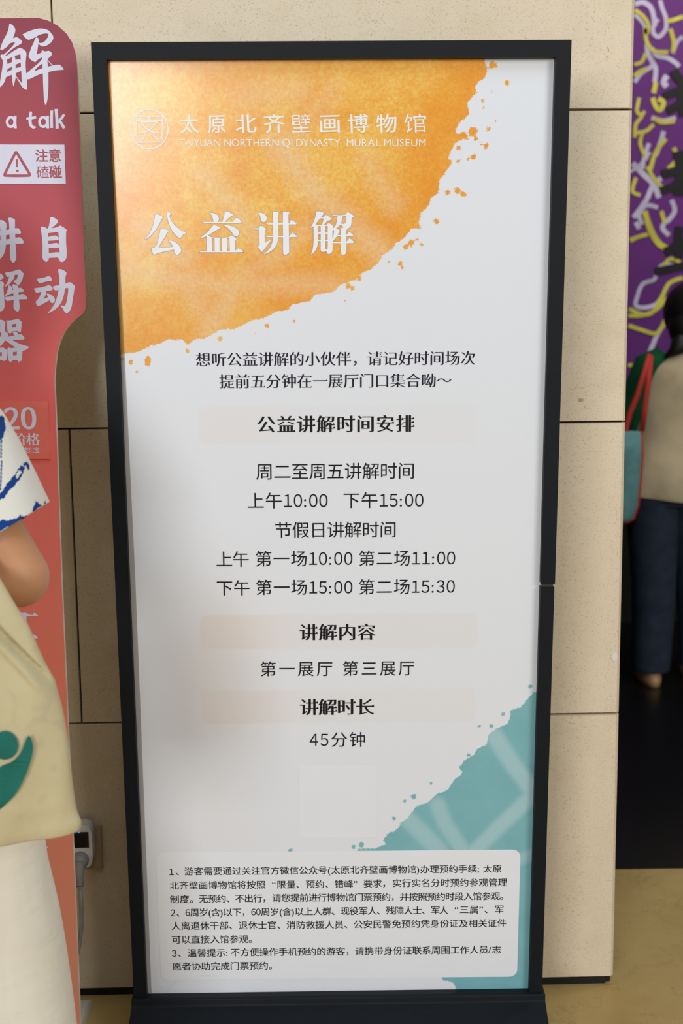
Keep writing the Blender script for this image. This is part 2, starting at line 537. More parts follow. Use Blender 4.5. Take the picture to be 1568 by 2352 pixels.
# poster --------------------------------------------------------------
def poster_attrs():
    st = 0.004; u0, u1, v0, v1 = -0.004, Wd+0.004, 0.004, -1.83
    nu = int((u1-u0)/st)+1; nv = int((v0-v1)/st)+1
    U, V = np.meshgrid(np.linspace(u0, u1, nu), np.linspace(v0, v1, nv)); U = U.ravel(); V = V.ravel()
    def seg(P, closed=False):
        d = np.full(U.shape, 9.0)
        for i in range(len(P) - (0 if closed else 1)):
            a = P[i]; b_ = P[(i+1) % len(P)]; dx, dy = b_[0]-a[0], b_[1]-a[1]; L = dx*dx+dy*dy+1e-12
            t = np.clip(((U-a[0])*dx+(V-a[1])*dy)/L, 0, 1)
            d = np.minimum(d, np.hypot(U-a[0]-t*dx, V-a[1]-t*dy))
        return d
    def ins(P):
        c = np.zeros(U.shape, bool); j = len(P)-1
        for i in range(len(P)):
            xi, yi = P[i]; xj, yj = P[j]
            if yi != yj:
                c ^= ((yi > V) != (yj > V)) & (U < (xj-xi)*(V-yi)/(yj-yi)+xi)
            j = i
        return c
    px = lambda L: [S2(*p) for p in L]
    ob = px([(1112,120),(1118,165),(1112,180),(1096,193),(1090,200),(1095,212),(1083,225),(1073,240),(1078,262),(1068,272),(1058,278),(1046,300),(1052,308),(1068,300),(1076,322),(1060,318),(1050,325),(1033,350),(1030,362),(1038,373),(1020,400),(1008,415),(1007,445),(990,455),(985,470),(967,490),(961,510),(966,524),(945,525),(930,545),(905,562),(903,572),(880,585),(872,600),(855,615),(830,628),(820,640),(805,646),(780,655),(770,668),(745,675),(718,678),(712,692),(672,700),(655,715),(630,715),(608,730),(585,735),(540,755),(510,757),(490,765),(470,778),(450,780),(430,792),(420,780),(385,780),(365,790),(350,790),(330,802),(315,809),(275,815),(230,816)])
    op = ob + px([(200,820),(200,60),(1112,60)])
    sdo = np.where(ins(op), 1, -1) * seg(op, True)
    isl = [(1165,190,6),(1130,150,9),(1138,152,6),(1108,232,4),(1117,335,6),(1086,302,10),(1092,318,6),(1120,296,6),(1052,340,6),(1086,360,7),(1052,370,4),(1075,365,4),(1050,438,8),(1062,445,6),(1028,442,7),(1066,447,4),(1000,508,6),(1007,508,4),(945,558,7),(930,566,7),(958,549,5),(968,562,5),(918,606,5),(924,614,4),(892,602,4),(798,658,6),(825,640,6),(810,662,5),(612,748,6),(505,778,5),(340,826,8),(338,834,7),(300,832,5),(278,826,6),(355,790,6),(1128,210,3),(1110,248,3),(1105,330,3),(1138,278,3),(676,736,4),(793,690,3),(430,805,4),(314,855,3),(585,765,3)]
    for x, y, r in isl:
        c = S2(x, y); R_ = r*0.00075
        sdo = np.maximum(sdo, R_ - np.hypot(U-c[0], V-c[1])*1.0)
    # teal
    tb = px([(1260,1575),(1237,1588),(1222,1592),(1210,1608),(1195,1625),(1172,1632),(1168,1662),(1140,1672),(1120,1690),(1118,1712),(1095,1720),(1090,1732),(1066,1748),(1055,1762),(1062,1775),(1040,1795),(1030,1812),(1000,1825),(985,1842),(955,1852),(940,1875),(920,1890),(912,1905),(890,1915),(880,1928),(886,1940),(860,1948),(820,1951),(800,1990),(900,2150),(1020,2252),(1044,2258),(1047,2285),(1047,2320),(1260,2320)])
    sdt = np.where(ins(tb), 1, -1) * seg(tb, True)
    for x, y, r in [(1128,1668,6),(1155,1640,5),(950,1830,7),(930,1840,5),(668,1953,5),(812,1945,6),(830,1940,6),(1075,1735,5),(1100,1668,4),(1218,1578,5),(990,1800,3),(905,1880,5)]:
        c = S2(x, y); sdt = np.maximum(sdt, r*0.0008 - np.hypot(U-c[0], V-c[1]))
    # pale bands printed inside both colour areas
    band = np.zeros(U.shape)
    def add(P, wpx, amt=1.0, soft=0.020):
        nonlocal band
        d = seg(px(P)); hw = wpx*0.00075*0.5
        band = np.maximum(band, amt*np.clip((hw+soft-d)/(2*soft), 0, 1))
    for P, wp, am in [([(640,330),(720,440),(880,585)],62,.75),([(470,400),(540,480),(600,560)],46,.6),([(840,370),(905,470)],44,.6),
                      ([(300,620),(400,640),(520,660),(640,650),(760,655)],44,.75),([(420,640),(470,720),(490,770)],40,.7),([(540,650),(480,760)],44,.8),
                      ([(700,520),(640,590),(540,640)],36,.6),([(330,520),(420,600)],50,.7),([(760,210),(660,330)],50,.45),([(560,220),(690,210)],70,.45),
                      ([(260,660),(330,560)],40,.5)]: add(P, wp, am)
    for P, wp, am in [([(1135,1690),(1180,1760),(1228,1822)],44,.8),([(1228,1822),(1150,1895),(1085,1960)],40,.8),([(1005,1848),(1020,1890),(1060,1950)],40,.7),
                      ([(935,1880),(1010,1955)],46,.7),([(1190,1975),(1235,1958)],34,.6)]: add(P, wp, am, 0.006)
    # faint peach tints behind headings
    pe = np.zeros(U.shape)
    def rrect(x0, y0, x1, y1, r, amt):
        nonlocal pe
        a = S2(x0, y0); b_ = S2(x1, y1)
        cx, cy = (a[0]+b_[0])/2, (a[1]+b_[1])/2; hx, hy = abs(b_[0]-a[0])/2, abs(b_[1]-a[1])/2
        qx = np.abs(U-cx)-hx+r; qy = np.abs(V-cy)-hy+r
        d = np.hypot(np.maximum(qx,0), np.maximum(qy,0))+np.minimum(np.maximum(qx,qy),0)-r
        fall = 0.35+0.65*np.exp(-((U-a[0]-0.05)/0.10)**2)
        pe = np.maximum(pe, amt*fall*np.clip((0.002-d)/0.004, 0, 1))
    rrect(455, 935, 1095, 1015, 0.014, 0.22); rrect(457, 1413, 1095, 1488, 0.014, 0.55); rrect(460, 1585, 1090, 1658, 0.014, 0.5)
    c = S2(505, 1540); pe = np.maximum(pe, 0.32*np.exp(-((U-c[0])/0.09)**2-((V-c[1])/0.17)**2))
    c = S2(480, 1900); pe = np.maximum(pe, 0.16*np.exp(-((U-c[0])/0.09)**2-((V-c[1])/0.17)**2))
    idx = np.arange(nu*nv).reshape(nv, nu)
    F = np.stack([idx[1:, :-1], idx[1:, 1:], idx[:-1, 1:], idx[:-1, :-1]], -1).reshape(-1, 4)
    return U, V, F, dict(sdo=sdo, sdt=sdt, band=band, peach=pe)
def poster_mat():
    t = NT('printed_poster', 0.22, 0.5, coat=0.6, coat_rough=0.24)
    oc = t.n('ShaderNodeTexCoord').outputs['Object']
    fine = t.noise(150, 8, 0.78); big = t.noise(8, 6, 0.65); mid = t.noise(50, 6, 0.7)
    f1 = t.math('MULTIPLY', t.math('SUBTRACT', t.noise(75, 4, 0.7), 0.5), 0.010)
    f2 = t.math('MULTIPLY', t.math('SUBTRACT', t.noise(420, 3, 0.7), 0.5), 0.010)
    jag = t.math('ADD', f1, f2)
    mo = t.step(t.math('ADD', t.attr('sdo'), jag), -0.0003, 0.0003)
    mt = t.step(t.math('ADD', t.attr('sdt'), jag), -0.0003, 0.0003)
    band = t.attr('band')
    org = t.ramp(t.math('ADD', t.math('MULTIPLY', fine, 0.55), t.math('MULTIPLY', big, 0.45)),
                 [(0.36, (236, 146, 42)), (0.48, (241, 176, 66)), (0.60, (247, 210, 112))])
    pale = t.ramp(fine, [(0.35, (238, 180, 108)), (0.65, (242, 208, 164))])
    deep = t.math('SUBTRACT', 1.0, t.step(t.math('ADD', t.attr('sdo'), t.math('MULTIPLY', t.math('SUBTRACT', big, 0.5), 0.12)), 0.0, 0.17))
    org = t.mix(t.math('MULTIPLY', deep, 0.55), org, (235, 142, 34))
    bmask = t.step(t.math('ADD', band, t.math('MULTIPLY', t.math('SUBTRACT', mid, 0.5), 0.6)), 0.05, 1.0)
    org = t.mix(bmask, org, pale)
    teal = t.ramp(big, [(0.3, (118, 176, 184)), (0.7, (130, 188, 196))])
    teal = t.mix(band, teal, (172, 206, 214))
    base = t.mix(t.attr('peach'), (230, 233, 240), (226, 208, 194))
    base = t.mix(mo, base, org); base = t.mix(mt, base, teal)
    t.col(base)
    t.bump(t.noise(420, 2), 0.10, 0.0004)
    return t.m
U, V, F, at = poster_attrs()
mb = MB(); mb.v = [tuple(S3(a, -c, -REC)) for a, c in zip(U, V)]; mb.f = [tuple(f[::1]) for f in F.tolist()]; mb.at = at
poster = mb.build('poster', poster_mat(), sign)
mb = MB(); mb.slab([(-0.01, 0.01), (Wd+0.01, 0.01), (Wd+0.01, -1.83), (-0.01, -1.83)], ink_fn(-REC-0.002), ink_fn(D0+0.002)); mb.build('back_panel', 'frame', sign)

# notice card and blank code card
def rrect_px(c4, r):
    P = [Vector(S2(*p)) for p in c4]; out = []
    for i in range(4):
        p = P[i]; a = (P[i-1]-p).normalized(); b_ = (P[(i+1) % 4]-p).normalized()
        c = p + (a+b_)*r
        for k in range(7):
            th = math.pi/2*k/6
            out.append(tuple(c - b_*r*math.cos(th) - a*r*math.sin(th)))
    return out
mb = MB(); mb.poly([rrect_px([(357,1958),(1195,1951),(1187,2243),(370,2250)], 0.016)], ink_fn(-REC+0.0004)); mb.build('notice_card', 'card', poster)
mb = MB(); mb.poly([[S2(*p) for p in [(686,1758),(865,1757),(864,1923),(687,1925)]]], ink_fn(-REC+0.0004)); mb.build('code_card', 'blank', poster)

TN = -REC+0.0008
def edge_shade_mat():  # translucent tan overlay: the frame's shade put into colour
    t = NT('painted_edge_shade', 0.35, 0.4); t.col((124, 100, 72)); t.b.inputs['Alpha'].default_value = 0.40; return t.m
M['edge_shade'] = edge_shade_mat(); M['scratch'] = plain('pale_scratch', (226, 227, 230), 0.4, 0.4, 0.0)
mb = MB(); mb.poly([[(-0.003, -0.05), S2(253.5, 210), S2(281, 700), S2(311, 1330), S2(348, 2275), (0.0085, -1.826), (-0.003, -1.826)]], ink_fn(-REC+0.0006)); mb.build('edge_shade_strip', 'edge_shade', poster)  # painted shade of the left frame bar, laid over the print
mb = MB(); strokes(mb, [([S2(*p) for p in L], 0.0006) for L in ([(337,2229),(365,2221),(395,2212),(420,2211)],[(343,2284),(372,2268),(400,2258),(450,2240),(500,2243)],[(378,2288),(395,2262),(420,2235)],[(450,2243),(495,2240),(520,2255)])], ink_fn(-REC+0.0007)); mb.build('scratch', 'scratch', poster)
def line(mb, s, xl, yl, xr, yr, hpx, style):
    em = abs(S2(xl, yl+hpx)[1]-S2(xl, yl)[1]) / 0.92
    text(mb, s, S2(xl, yl), S2(xr, yr), em, ink_fn(TN), style)
def printed(name, segs, mat):
    mb = MB()
    for sgm in segs: line(mb, *sgm)
    return mb.build(name, mat, poster)
printed('invitation_text', [('想听公益讲解的小伙伴，请记好时间场次', 450, 825.5, 1091, 822, 32.5, 'song'),
                            ('提前五分钟在一展厅门口集合呦～', 504, 876, 1036, 873, 32.5, 'song')], 'ink_violet')
printed('heading_text', [('公益讲解时间安排', 592, 974.5, 950, 972.5, 39, 'songb')], 'ink')
printed('heading_text', [('讲解内容', 689, 1452, 861, 1451, 37.5, 'songb')], 'ink')
printed('heading_text', [('讲解时长', 690, 1624, 858, 1623, 37.5, 'songb')], 'ink')
SCHED = [('周二至周五讲解时间', 588, 1083, 950, 1081, 37.5, 'sans'),
    ('上午10:00', 569, 1150, 752, 1149, 36.5, 'sans'), ('下午15:00', 789, 1149, 972, 1148, 36.5, 'sans'),
    ('节假日讲解时间', 632, 1217.5, 908, 1216, 37, 'sans'),
    ('上午', 497, 1284, 571, 1284, 35.5, 'sans'), ('第一场10:00', 587, 1283, 809, 1282, 35.5, 'sans'), ('第二场11:00', 824, 1282, 1045, 1281, 35.5, 'sans'),
    ('下午', 498, 1350, 573, 1350, 35, 'sans'), ('第一场15:00', 588, 1349, 809, 1348, 35, 'sans'), ('第二场15:30', 824, 1348, 1044, 1346, 35, 'sans'),
    ('第一展厅', 598, 1536, 763, 1535.5, 34, 'sans'), ('第三展厅', 787, 1535, 951, 1534, 34, 'sans'),
    ('45分钟', 711, 1698.5, 838, 1698, 34, 'sans')]
for sg_ in SCHED: printed('schedule_text', [sg_], 'ink')
NH = 18.5
printed('notice_text', [
    ('1、', 389, 2002, 410, 2001.5, NH, 'med'), ('游客需要通过关注官方微信公众号(太原北齐壁画博物馆)办理预约手续; 太原', 424, 2001, 1151, 1994.5, NH, 'med'),
    ('北齐壁画博物馆将按照', 390, 2033.5, 609, 2031.5, NH, 'med'), ('“限量、预约、错峰”', 625, 2031.5, 820, 2029.5, NH, 'med'), ('要求，', 835, 2029, 884, 2028.5, NH, 'med'), ('实行实名分时预约参观管理', 902, 2028, 1164, 2026, NH, 'med'),
    ('制度。', 391, 2065, 443, 2064.5, NH, 'med'), ('无预约、不出行，', 457, 2064, 609, 2062.5, NH, 'med'), ('请您提前进行博物馆门票预约，并按照预约时段入馆参观。', 625, 2062, 1155, 2057.5, NH, 'med'),
    ('2、', 392, 2096, 412, 2096, NH, 'med'), ('6周岁(含)以下，', 426, 2095.5, 561, 2094.5, NH, 'med'), ('60周岁(含)以上人群、', 577, 2094, 768, 2092.5, NH, 'med'),
    ('现役军人、', 782, 2092, 872, 2091.5, NH, 'med'), ('残障人士、', 886, 2091, 975, 2090.5, NH, 'med'), ('军人', 990, 2090, 1029, 2090, NH, 'med'), ('“三属”、', 1044, 2089, 1119, 2088.5, NH, 'med'), ('军', 1137, 2088, 1155.5, 2088, NH, 'med'),
    ('人离退休干部、退休士官、消防救援人员、公安民警免预约凭身份证及相关证件', 394, 2126.5, 1162, 2119.5, NH, 'med'),
    ('可以直接入馆参观。', 395, 2158, 578, 2156.5, NH, 'med'),
    ('3、', 395, 2189, 415, 2189, NH, 'med'), ('温馨提示:', 431, 2188.5, 522, 2187.5, NH, 'med'), ('不方便操作手机预约的游客，请携带身份证联系周围工作人员/志', 530, 2187, 1150, 2180.5, NH, 'med'),
    ('愿者协助完成门票预约。', 396, 2219.5, 624, 2217.5, NH, 'med')], 'ink')
# museum name lines and emblem
def name_lines():
    mb = MB(); X = [(413,456),(477,517),(541,588),(606,653),(668,713),(735,779),(799,845),(864,910),(928,978)]
    for ch, (a, c) in zip('太原北齐壁画博物馆', X):
        yc = 284.5 - (a-413)*0.0025
        line(mb, ch, a, yc+0.6, c, yc-0.9, 43, 'kai')
    line(mb, 'TAIYUAN', 411, 327.5, 506, 327, 22.5, 'sans'); line(mb, 'NORTHERN', 515, 327, 640, 327, 22.5, 'sans')
    line(mb, 'QI', 648, 327, 671, 327, 22.5, 'sans'); line(mb, 'DYNASTY', 680, 327, 781, 327, 22.5, 'sans')
    line(mb, 'MURAL', 796, 327, 873, 327, 22.5, 'sans'); line(mb, 'MUSEUM', 882, 327, 977, 327, 22.5, 'sans')
    return mb
name_lines().build('museum_name_text', 'white_dim', poster)
mb = MB()
pxs = lambda L, k=1.0: ([S2(300 + (x-1171)/3.92 - 1.0, 250.8 + (y-983)/3.92) for x, y in L])
cc = [(1344 + 168*math.cos(t), 1163 + 176*math.sin(t)) for t in (2*math.pi*i/40 for i in range(41))]
sw = 0.0021
st = [(pxs(cc), sw*1.1)]
for L in [[(1226,1048),(1462,1048)],[(1228,1050),(1232,1272)],[(1462,1048),(1458,1265)],[(1228,1092),(1462,1088)],[(1340,1048),(1342,1090)],
          [(1222,1282),(1468,1278)],[(1268,1100),(1320,1160),(1380,1190),(1458,1200)],[(1420,1095),(1360,1160),(1300,1190),(1228,1200)],
          [(1312,1185),(1302,1230),(1268,1275)],[(1380,1185),(1395,1235),(1440,1268)],[(1270,1100),(1420,1098)]]:
    st.append((pxs(L), sw))
strokes(mb, st, ink_fn(TN)); mb.build('emblem', 'white_dim', poster)
# large title, drawn character by character
TITLE = [((325,475),[[[(405,222),(440,216),(500,230),(580,262),(650,305),(655,322),(610,368),(560,470),(500,585),(430,690),(360,775),(270,870),(180,945),(130,985),(105,985),(110,965),(170,895),(240,790),(300,670),(345,545),(380,400),(398,270)]],
 [[(762,165),(815,160),(870,185),(897,215),(850,250),(845,290),(880,390),(930,470),(1000,555),(1090,640),(1200,715),(1290,752),(1350,775),(1330,795),(1270,825),(1220,870),(1180,935),(1155,948),(1120,935),(1040,865),(950,760),(880,650),(830,530),(795,420),(770,290)]],
 [[(580,645),(650,648),(740,680),(800,705),(825,735),(770,785),(720,880),(650,990),(580,1100),(510,1215),(700,1218),(945,1205),(920,1150),(870,1075),(815,1015),(870,1010),(960,1035),(1060,1100),(1140,1175),(1185,1260),(1195,1320),(1170,1380),(1110,1430),(1060,1440),(1010,1415),(985,1360),(975,1285),(800,1320),(600,1365),(480,1400),(385,1438),(350,1415),(320,1350),(295,1235),(305,1222),(370,1220),(430,1180),(470,1090),(510,950),(540,820),(555,720)]]]),
 ((450,475),[[[(200,460),(215,450),(540,450),(515,400),(490,300),(450,230),(400,190),(430,180),(510,188),(590,215),(655,260),(690,330),(685,395),(650,450),(790,450),(820,350),(850,230),(855,165),(880,135),(960,150),(1050,190),(1115,230),(1090,262),(1000,320),(920,400),(875,450),(1110,450),(1190,345),(1230,325),(1290,370),(1350,430),(1370,460),(1350,488),(215,488)]],
 [[(535,545),(600,560),(690,600),(745,645),(720,658),(670,675),(560,740),(370,855),(430,895),(490,915),(980,915),(1035,852),(1100,875),(1180,925),(1225,970),(1180,1015),(1180,1315),(1270,1238),(1330,1270),(1410,1325),(1415,1350),(1400,1365),(115,1365),(105,1350),(120,1335),(325,1335),(318,890),(230,915),(150,948),(130,938),(200,880),(300,800),(390,710),(470,610)],
  [(485,945),(555,945),(560,1330),(492,1330)],[(708,945),(780,945),(783,1330),(712,1330)],[(930,945),(1003,945),(1015,1330),(938,1330)]],
 [[(815,550),(880,540),(1000,560),(1130,600),(1230,660),(1290,730),(1300,790),(1270,855),(1220,890),(1180,890),(1130,855),(1080,775),(1000,680),(920,610)]]]),
 ((575,475),[[[(210,185),(260,175),(340,185),(420,220),(480,290),(495,350),(470,415),(410,460),(365,460),(325,420),(305,350),(295,290),(265,230)]],
 [[(100,660),(115,645),(250,645),(300,568),(360,585),(440,635),(485,672),(435,720),(435,1080),(540,1020),(605,985),(615,1005),(560,1090),(350,1355),(335,1355),(218,1195),(235,1170),(272,1140),(265,685),(115,685)]],
 [[(670,145),(720,138),(810,152),(865,185),(840,230),(840,495),(970,495),(970,150),(1000,138),(1080,148),(1150,165),(1178,188),(1142,235),(1145,500),(1160,495),(1215,395),(1245,398),(1320,445),(1385,500),(1375,530),(1150,532),(1155,880),(1170,880),(1255,768),(1320,820),(1400,880),(1395,912),(1155,915),(1160,1370),(1130,1410),(1060,1438),(1000,1430),(980,1400),(975,918),(838,915),(820,1030),(780,1150),(700,1260),(600,1340),(500,1395),(410,1432),(398,1420),(470,1360),(560,1265),(620,1160),(660,1040),(675,915),(480,915),(470,900),(485,880),(680,880),(675,532),(500,530),(490,515),(505,498),(672,495)],
  [(843,532),(970,532),(975,880),(840,880)]]]),
 ((705,475),[[[(275,145),(320,130),(420,148),(520,190),(410,320),(495,318),(550,238),(620,268),(700,325),(745,378),(700,400),(620,425),(495,548),(580,545),(635,485),(700,510),(770,565),(805,605),(755,665),(830,600),(870,510),(895,400),(910,270),(765,268),(745,255),(765,242),(1140,240),(1205,160),(1280,185),(1360,240),(1408,285),(1345,340),(1335,450),(1305,590),(1225,660),(1180,715),(1180,845),(1260,745),(1330,795),(1385,855),(1370,880),(1180,882),(1180,1048),(1270,932),(1340,990),(1415,1065),(1405,1092),(1178,1095),(1178,1370),(1150,1420),(1080,1440),(1025,1425),(1015,1390),(1015,1098),(765,1095),(765,1310),(735,1375),(690,1410),(625,1420),(600,1390),(580,1340),(550,1325),(520,1345),(470,1353),(420,1340),(405,1300),(405,1030),(335,1030),(325,1100),(290,1230),(220,1350),(140,1432),(118,1425),(150,1340),(180,1200),(195,1000),(190,590),(140,615),(105,640),(95,630),(150,545),(220,390),(260,240)],
  [(390,358),(500,355),(440,545),(320,545),(262,520)],[(340,582),(405,582),(405,770),(340,770)],[(340,810),(405,810),(405,998),(335,998)],[(552,580),(618,582),(615,775),(552,775)],[(552,810),(615,810),(615,998),(552,998)],[(552,1030),(620,1030),(612,1260),(580,1288),(552,1265)],
  [(1070,285),(1180,275),(1165,430),(1145,490),(1090,515),(1020,498)],[(985,715),(918,845),(1015,848),(1015,645),(1085,622),(1050,565),(1000,535),(865,660),(960,690)],[(905,885),(1015,885),(1015,1055),(765,1053)],[(760,715),(805,695),(800,800),(762,960)]]])]
def traced(mb, origin, scale, groups, to2d, fn, grow=0.0, sm=True):
    for grp in groups:
        L = []
        for l in grp:
            q = [(origin[0] + x/scale, origin[1] + y/scale) for x, y in l]
            q = [to2d(*p) for p in (smooth_loop(q, 3) if sm else q)]
            L.append(q)
        if grow:
            G = []
            for i, l in enumerate(L):
                a = area2(l); n = len(l); r = []
                sgn = (1 if a > 0 else -1) * (1 if i == 0 else -1)
                for k in range(n):
                    d = Vector(l[(k+1) % n]) - Vector(l[k-1])
                    if d.length < 1e-9: r.append(l[k]); continue
                    d.normalize(); r.append((l[k][0] + d.y*grow*sgn, l[k][1] - d.x*grow*sgn))
                G.append(r)
            L = G
        mb.poly(L, fn)
mo = MB(); mt_ = MB()
for org, groups in TITLE:
    for grp in groups:
        for l in grp:
            q = [S2(org[0]+x/13.067, org[1]+y/13.067) for x, y in l]
            strokes(mo, [(smooth_loop(q, 3)+[q[0]], 0.0011)], ink_fn(TN-0.0003))
    traced(mt_, org, 13.067, groups, S2, ink_fn(TN))
ttl = mt_.build('title_text', 'white_ink', poster); mo.build('title_outline', 'outline', ttl)

# ------------------------------------------------------------------ red audio guide board
RO = Vector((0, 2.385, 0)); RAX = WAX
def R2(x, y):
    q = on_plane(x, y, RO, WB) - RO; return (q.dot(WH), q.z)
def rfn(n): return lambda a, z: RO + WH*a + UP*z - WB*n
edge = [(92,45),(112,50),(135,62),(155,80),(168,100),(176,125),(179.5,150),(189.5,420),(199,680),(200,703),(197,715),(190,723),(178,732),(164,745),(150,763),(140,785),(133,811),(129,850),(128,880),(131,950),(144,1330),(156,1600),(160,1700),(169.4,1909),(187,2352)]
er = [R2(*p) for p in edge]
xl = er[-1][0] + (er[-1][0]-er[-2][0]) * (er[-1][1]-0.006) / (er[-2][1]-er[-1][1]); er.append((xl, 0.006))
mid = R2(-70, 1000)[0]
loop = er + [(2*mid - x, z) for x, z in er[::-1]]
def board_mat():
    t = NT('red_gradient_print', 0.6, 0.2)
    oc = t.n('ShaderNodeTexCoord').outputs['Object']; sx = t.n('ShaderNodeSeparateXYZ'); t.link(oc, sx.inputs[0])
    z = t.math('DIVIDE', sx.outputs[2], 2.1)
    c = t.ramp(z, [(0.0, (236, 162, 128)), (0.35, (236, 132, 108)), (0.62, (234, 110, 104)), (0.80, (196, 92, 100)), (1.0, (138, 68, 84))])
    c = t.mix(t.math('MULTIPLY', t.noise(300, 2), 0.06), c, (120, 50, 50)); t.col(c); return t.m
M['board'] = board_mat()
M['foam'] = plain('foam_board_edge', (246, 234, 212), 0.8)
M['lilac'] = plain('pale_lilac_print', (222, 220, 236), 0.5, 0.3, 0.01)
M['redink'] = plain('crimson_print', (176, 82, 92), 0.5, 0.3, 0.02)
M['plaque'] = plain('red_plaque_print', (232, 116, 100), 0.3, 0.45, 0.02, 60)
board = thing('display_board', 'red arched audio guide board with white brush lettering, left of the black-framed sign', 'display board', (mid, 2.385, 0.0))
def bprint(name, mb, mat, par): return mb.build(name, mat, par)
mb = MB(); mb.poly([loop], rfn(0.0115)); panel = mb.build('front_panel', 'board', board)
mb = MB(); mb.slab(loop, rfn(0.0113), rfn(0.0)); mb.build('foam_core', 'foam', board)
# brush strokes in the top character
G1 = [[[(245,85),(270,82),(330,125),(370,180),(380,230),(360,320),(325,405),(415,382),(470,415),(520,460),(537,495),(490,540),(400,590),(300,660),(200,745),(145,810),(200,785),(300,720),(400,655),(490,622),(560,655),(625,720),(615,900),(612,1040),(625,1195),(760,1080),(900,960),(970,880),(980,835),(920,860),(870,900),(825,945),(740,900),(690,840),(675,795),(700,720),(740,610),(790,500),(830,400),(850,385),(890,405),(910,435),(905,490),(925,515),(1000,500),(1060,450),(1105,380),(1125,305),(1030,300),(920,330),(790,400),(690,440),(650,432),(590,385),(540,318),(620,275),(720,235),(830,200),(930,187),(1030,195),(1120,230),(1190,300),(1228,370),(1220,440),(1170,510),(1090,565),(1000,590),(945,570),(895,530),(880,640),(855,770),(960,730),(975,680),(990,675),(1040,700),(1130,688),(1180,720),(1203,750),(1180,800),(1095,875),(1110,1040),(1260,1010),(1365,998),(1430,1050),(1468,1105),(1450,1112),(1300,1125),(1120,1160),(1120,1500),(1110,1700),(1085,1840),(1060,1900),(1045,1895),(1020,1760),(1005,1500),(995,1190),(860,1240),(720,1310),(670,1325),(640,1320),(648,1540),(630,1562),(580,1540),(520,1480),(390,1260),(375,1350),(345,1475),(330,1470),(310,1350),(300,1225),(175,1280),(150,1360),(90,1450),(35,1505),(15,1490),(40,1360),(75,1150),(95,1000),(95,905),(75,865),(65,840),(35,800),(75,768),(110,775),(200,700),(300,600),(350,540),(378,495),(270,515),(200,590),(120,650),(65,675),(40,650),(60,580),(110,450),(180,320),(225,200)],
 [(190,885),(303,830),(300,940),(205,985)],[(205,1090),(303,1048),(300,1110),(195,1165)],[(365,800),(495,762),(498,890),(450,875),(385,890)],[(385,1000),(500,945),(505,1050),(385,1075)],[(388,1190),(512,1135),(527,1415),(392,1240)],[(985,970),(990,1075),(800,1145),(870,1060)]]]
TF = rfn(0.0121)
mb = MB(); traced(mb, (0,50), 9.8, G1, R2, TF)
strokes(mb, [([R2(112,140), R2(118,148), R2(125,154)], 0.0012)], TF)
mb.build('brush_title_text', 'lilac', panel)
mb = MB()
def pst(L, wpx): return ([R2(x/3.92, y/3.92) for x, y in L], [q*0.00083/3.92*1.0 for q in (wpx if isinstance(wpx, list) else [wpx]*len(L))])
def ringpts(cx, cy, rx, ry): return [(cx+rx*math.cos(t), cy+ry*math.sin(t)) for t in (2*math.pi*i/20 for i in range(21))]
strokes(mb, [pst(ringpts(112,1108,34,42), 22), pst([(150,1052),(148,1110),(152,1165)], 26),
             pst([(292,1015),(284,1080),(288,1130),(312,1155),(335,1152)], [20,28,28,24,12]), pst([(250,1078),(290,1074),(338,1066)], [18,22,20]),
             pst(ringpts(402,1108,34,42), 22), pst([(440,1052),(440,1110),(442,1165)], 26),
             pst([(478,1005),(476,1090),(478,1162)], 24), pst([(516,992),(524,1080),(526,1168)], 26), pst([(590,1040),(560,1080),(530,1110)], [24,22,18]), pst([(545,1090),(570,1130),(590,1165)], [20,24,26])], TF)
mb.build('english_text', 'lilac', panel)
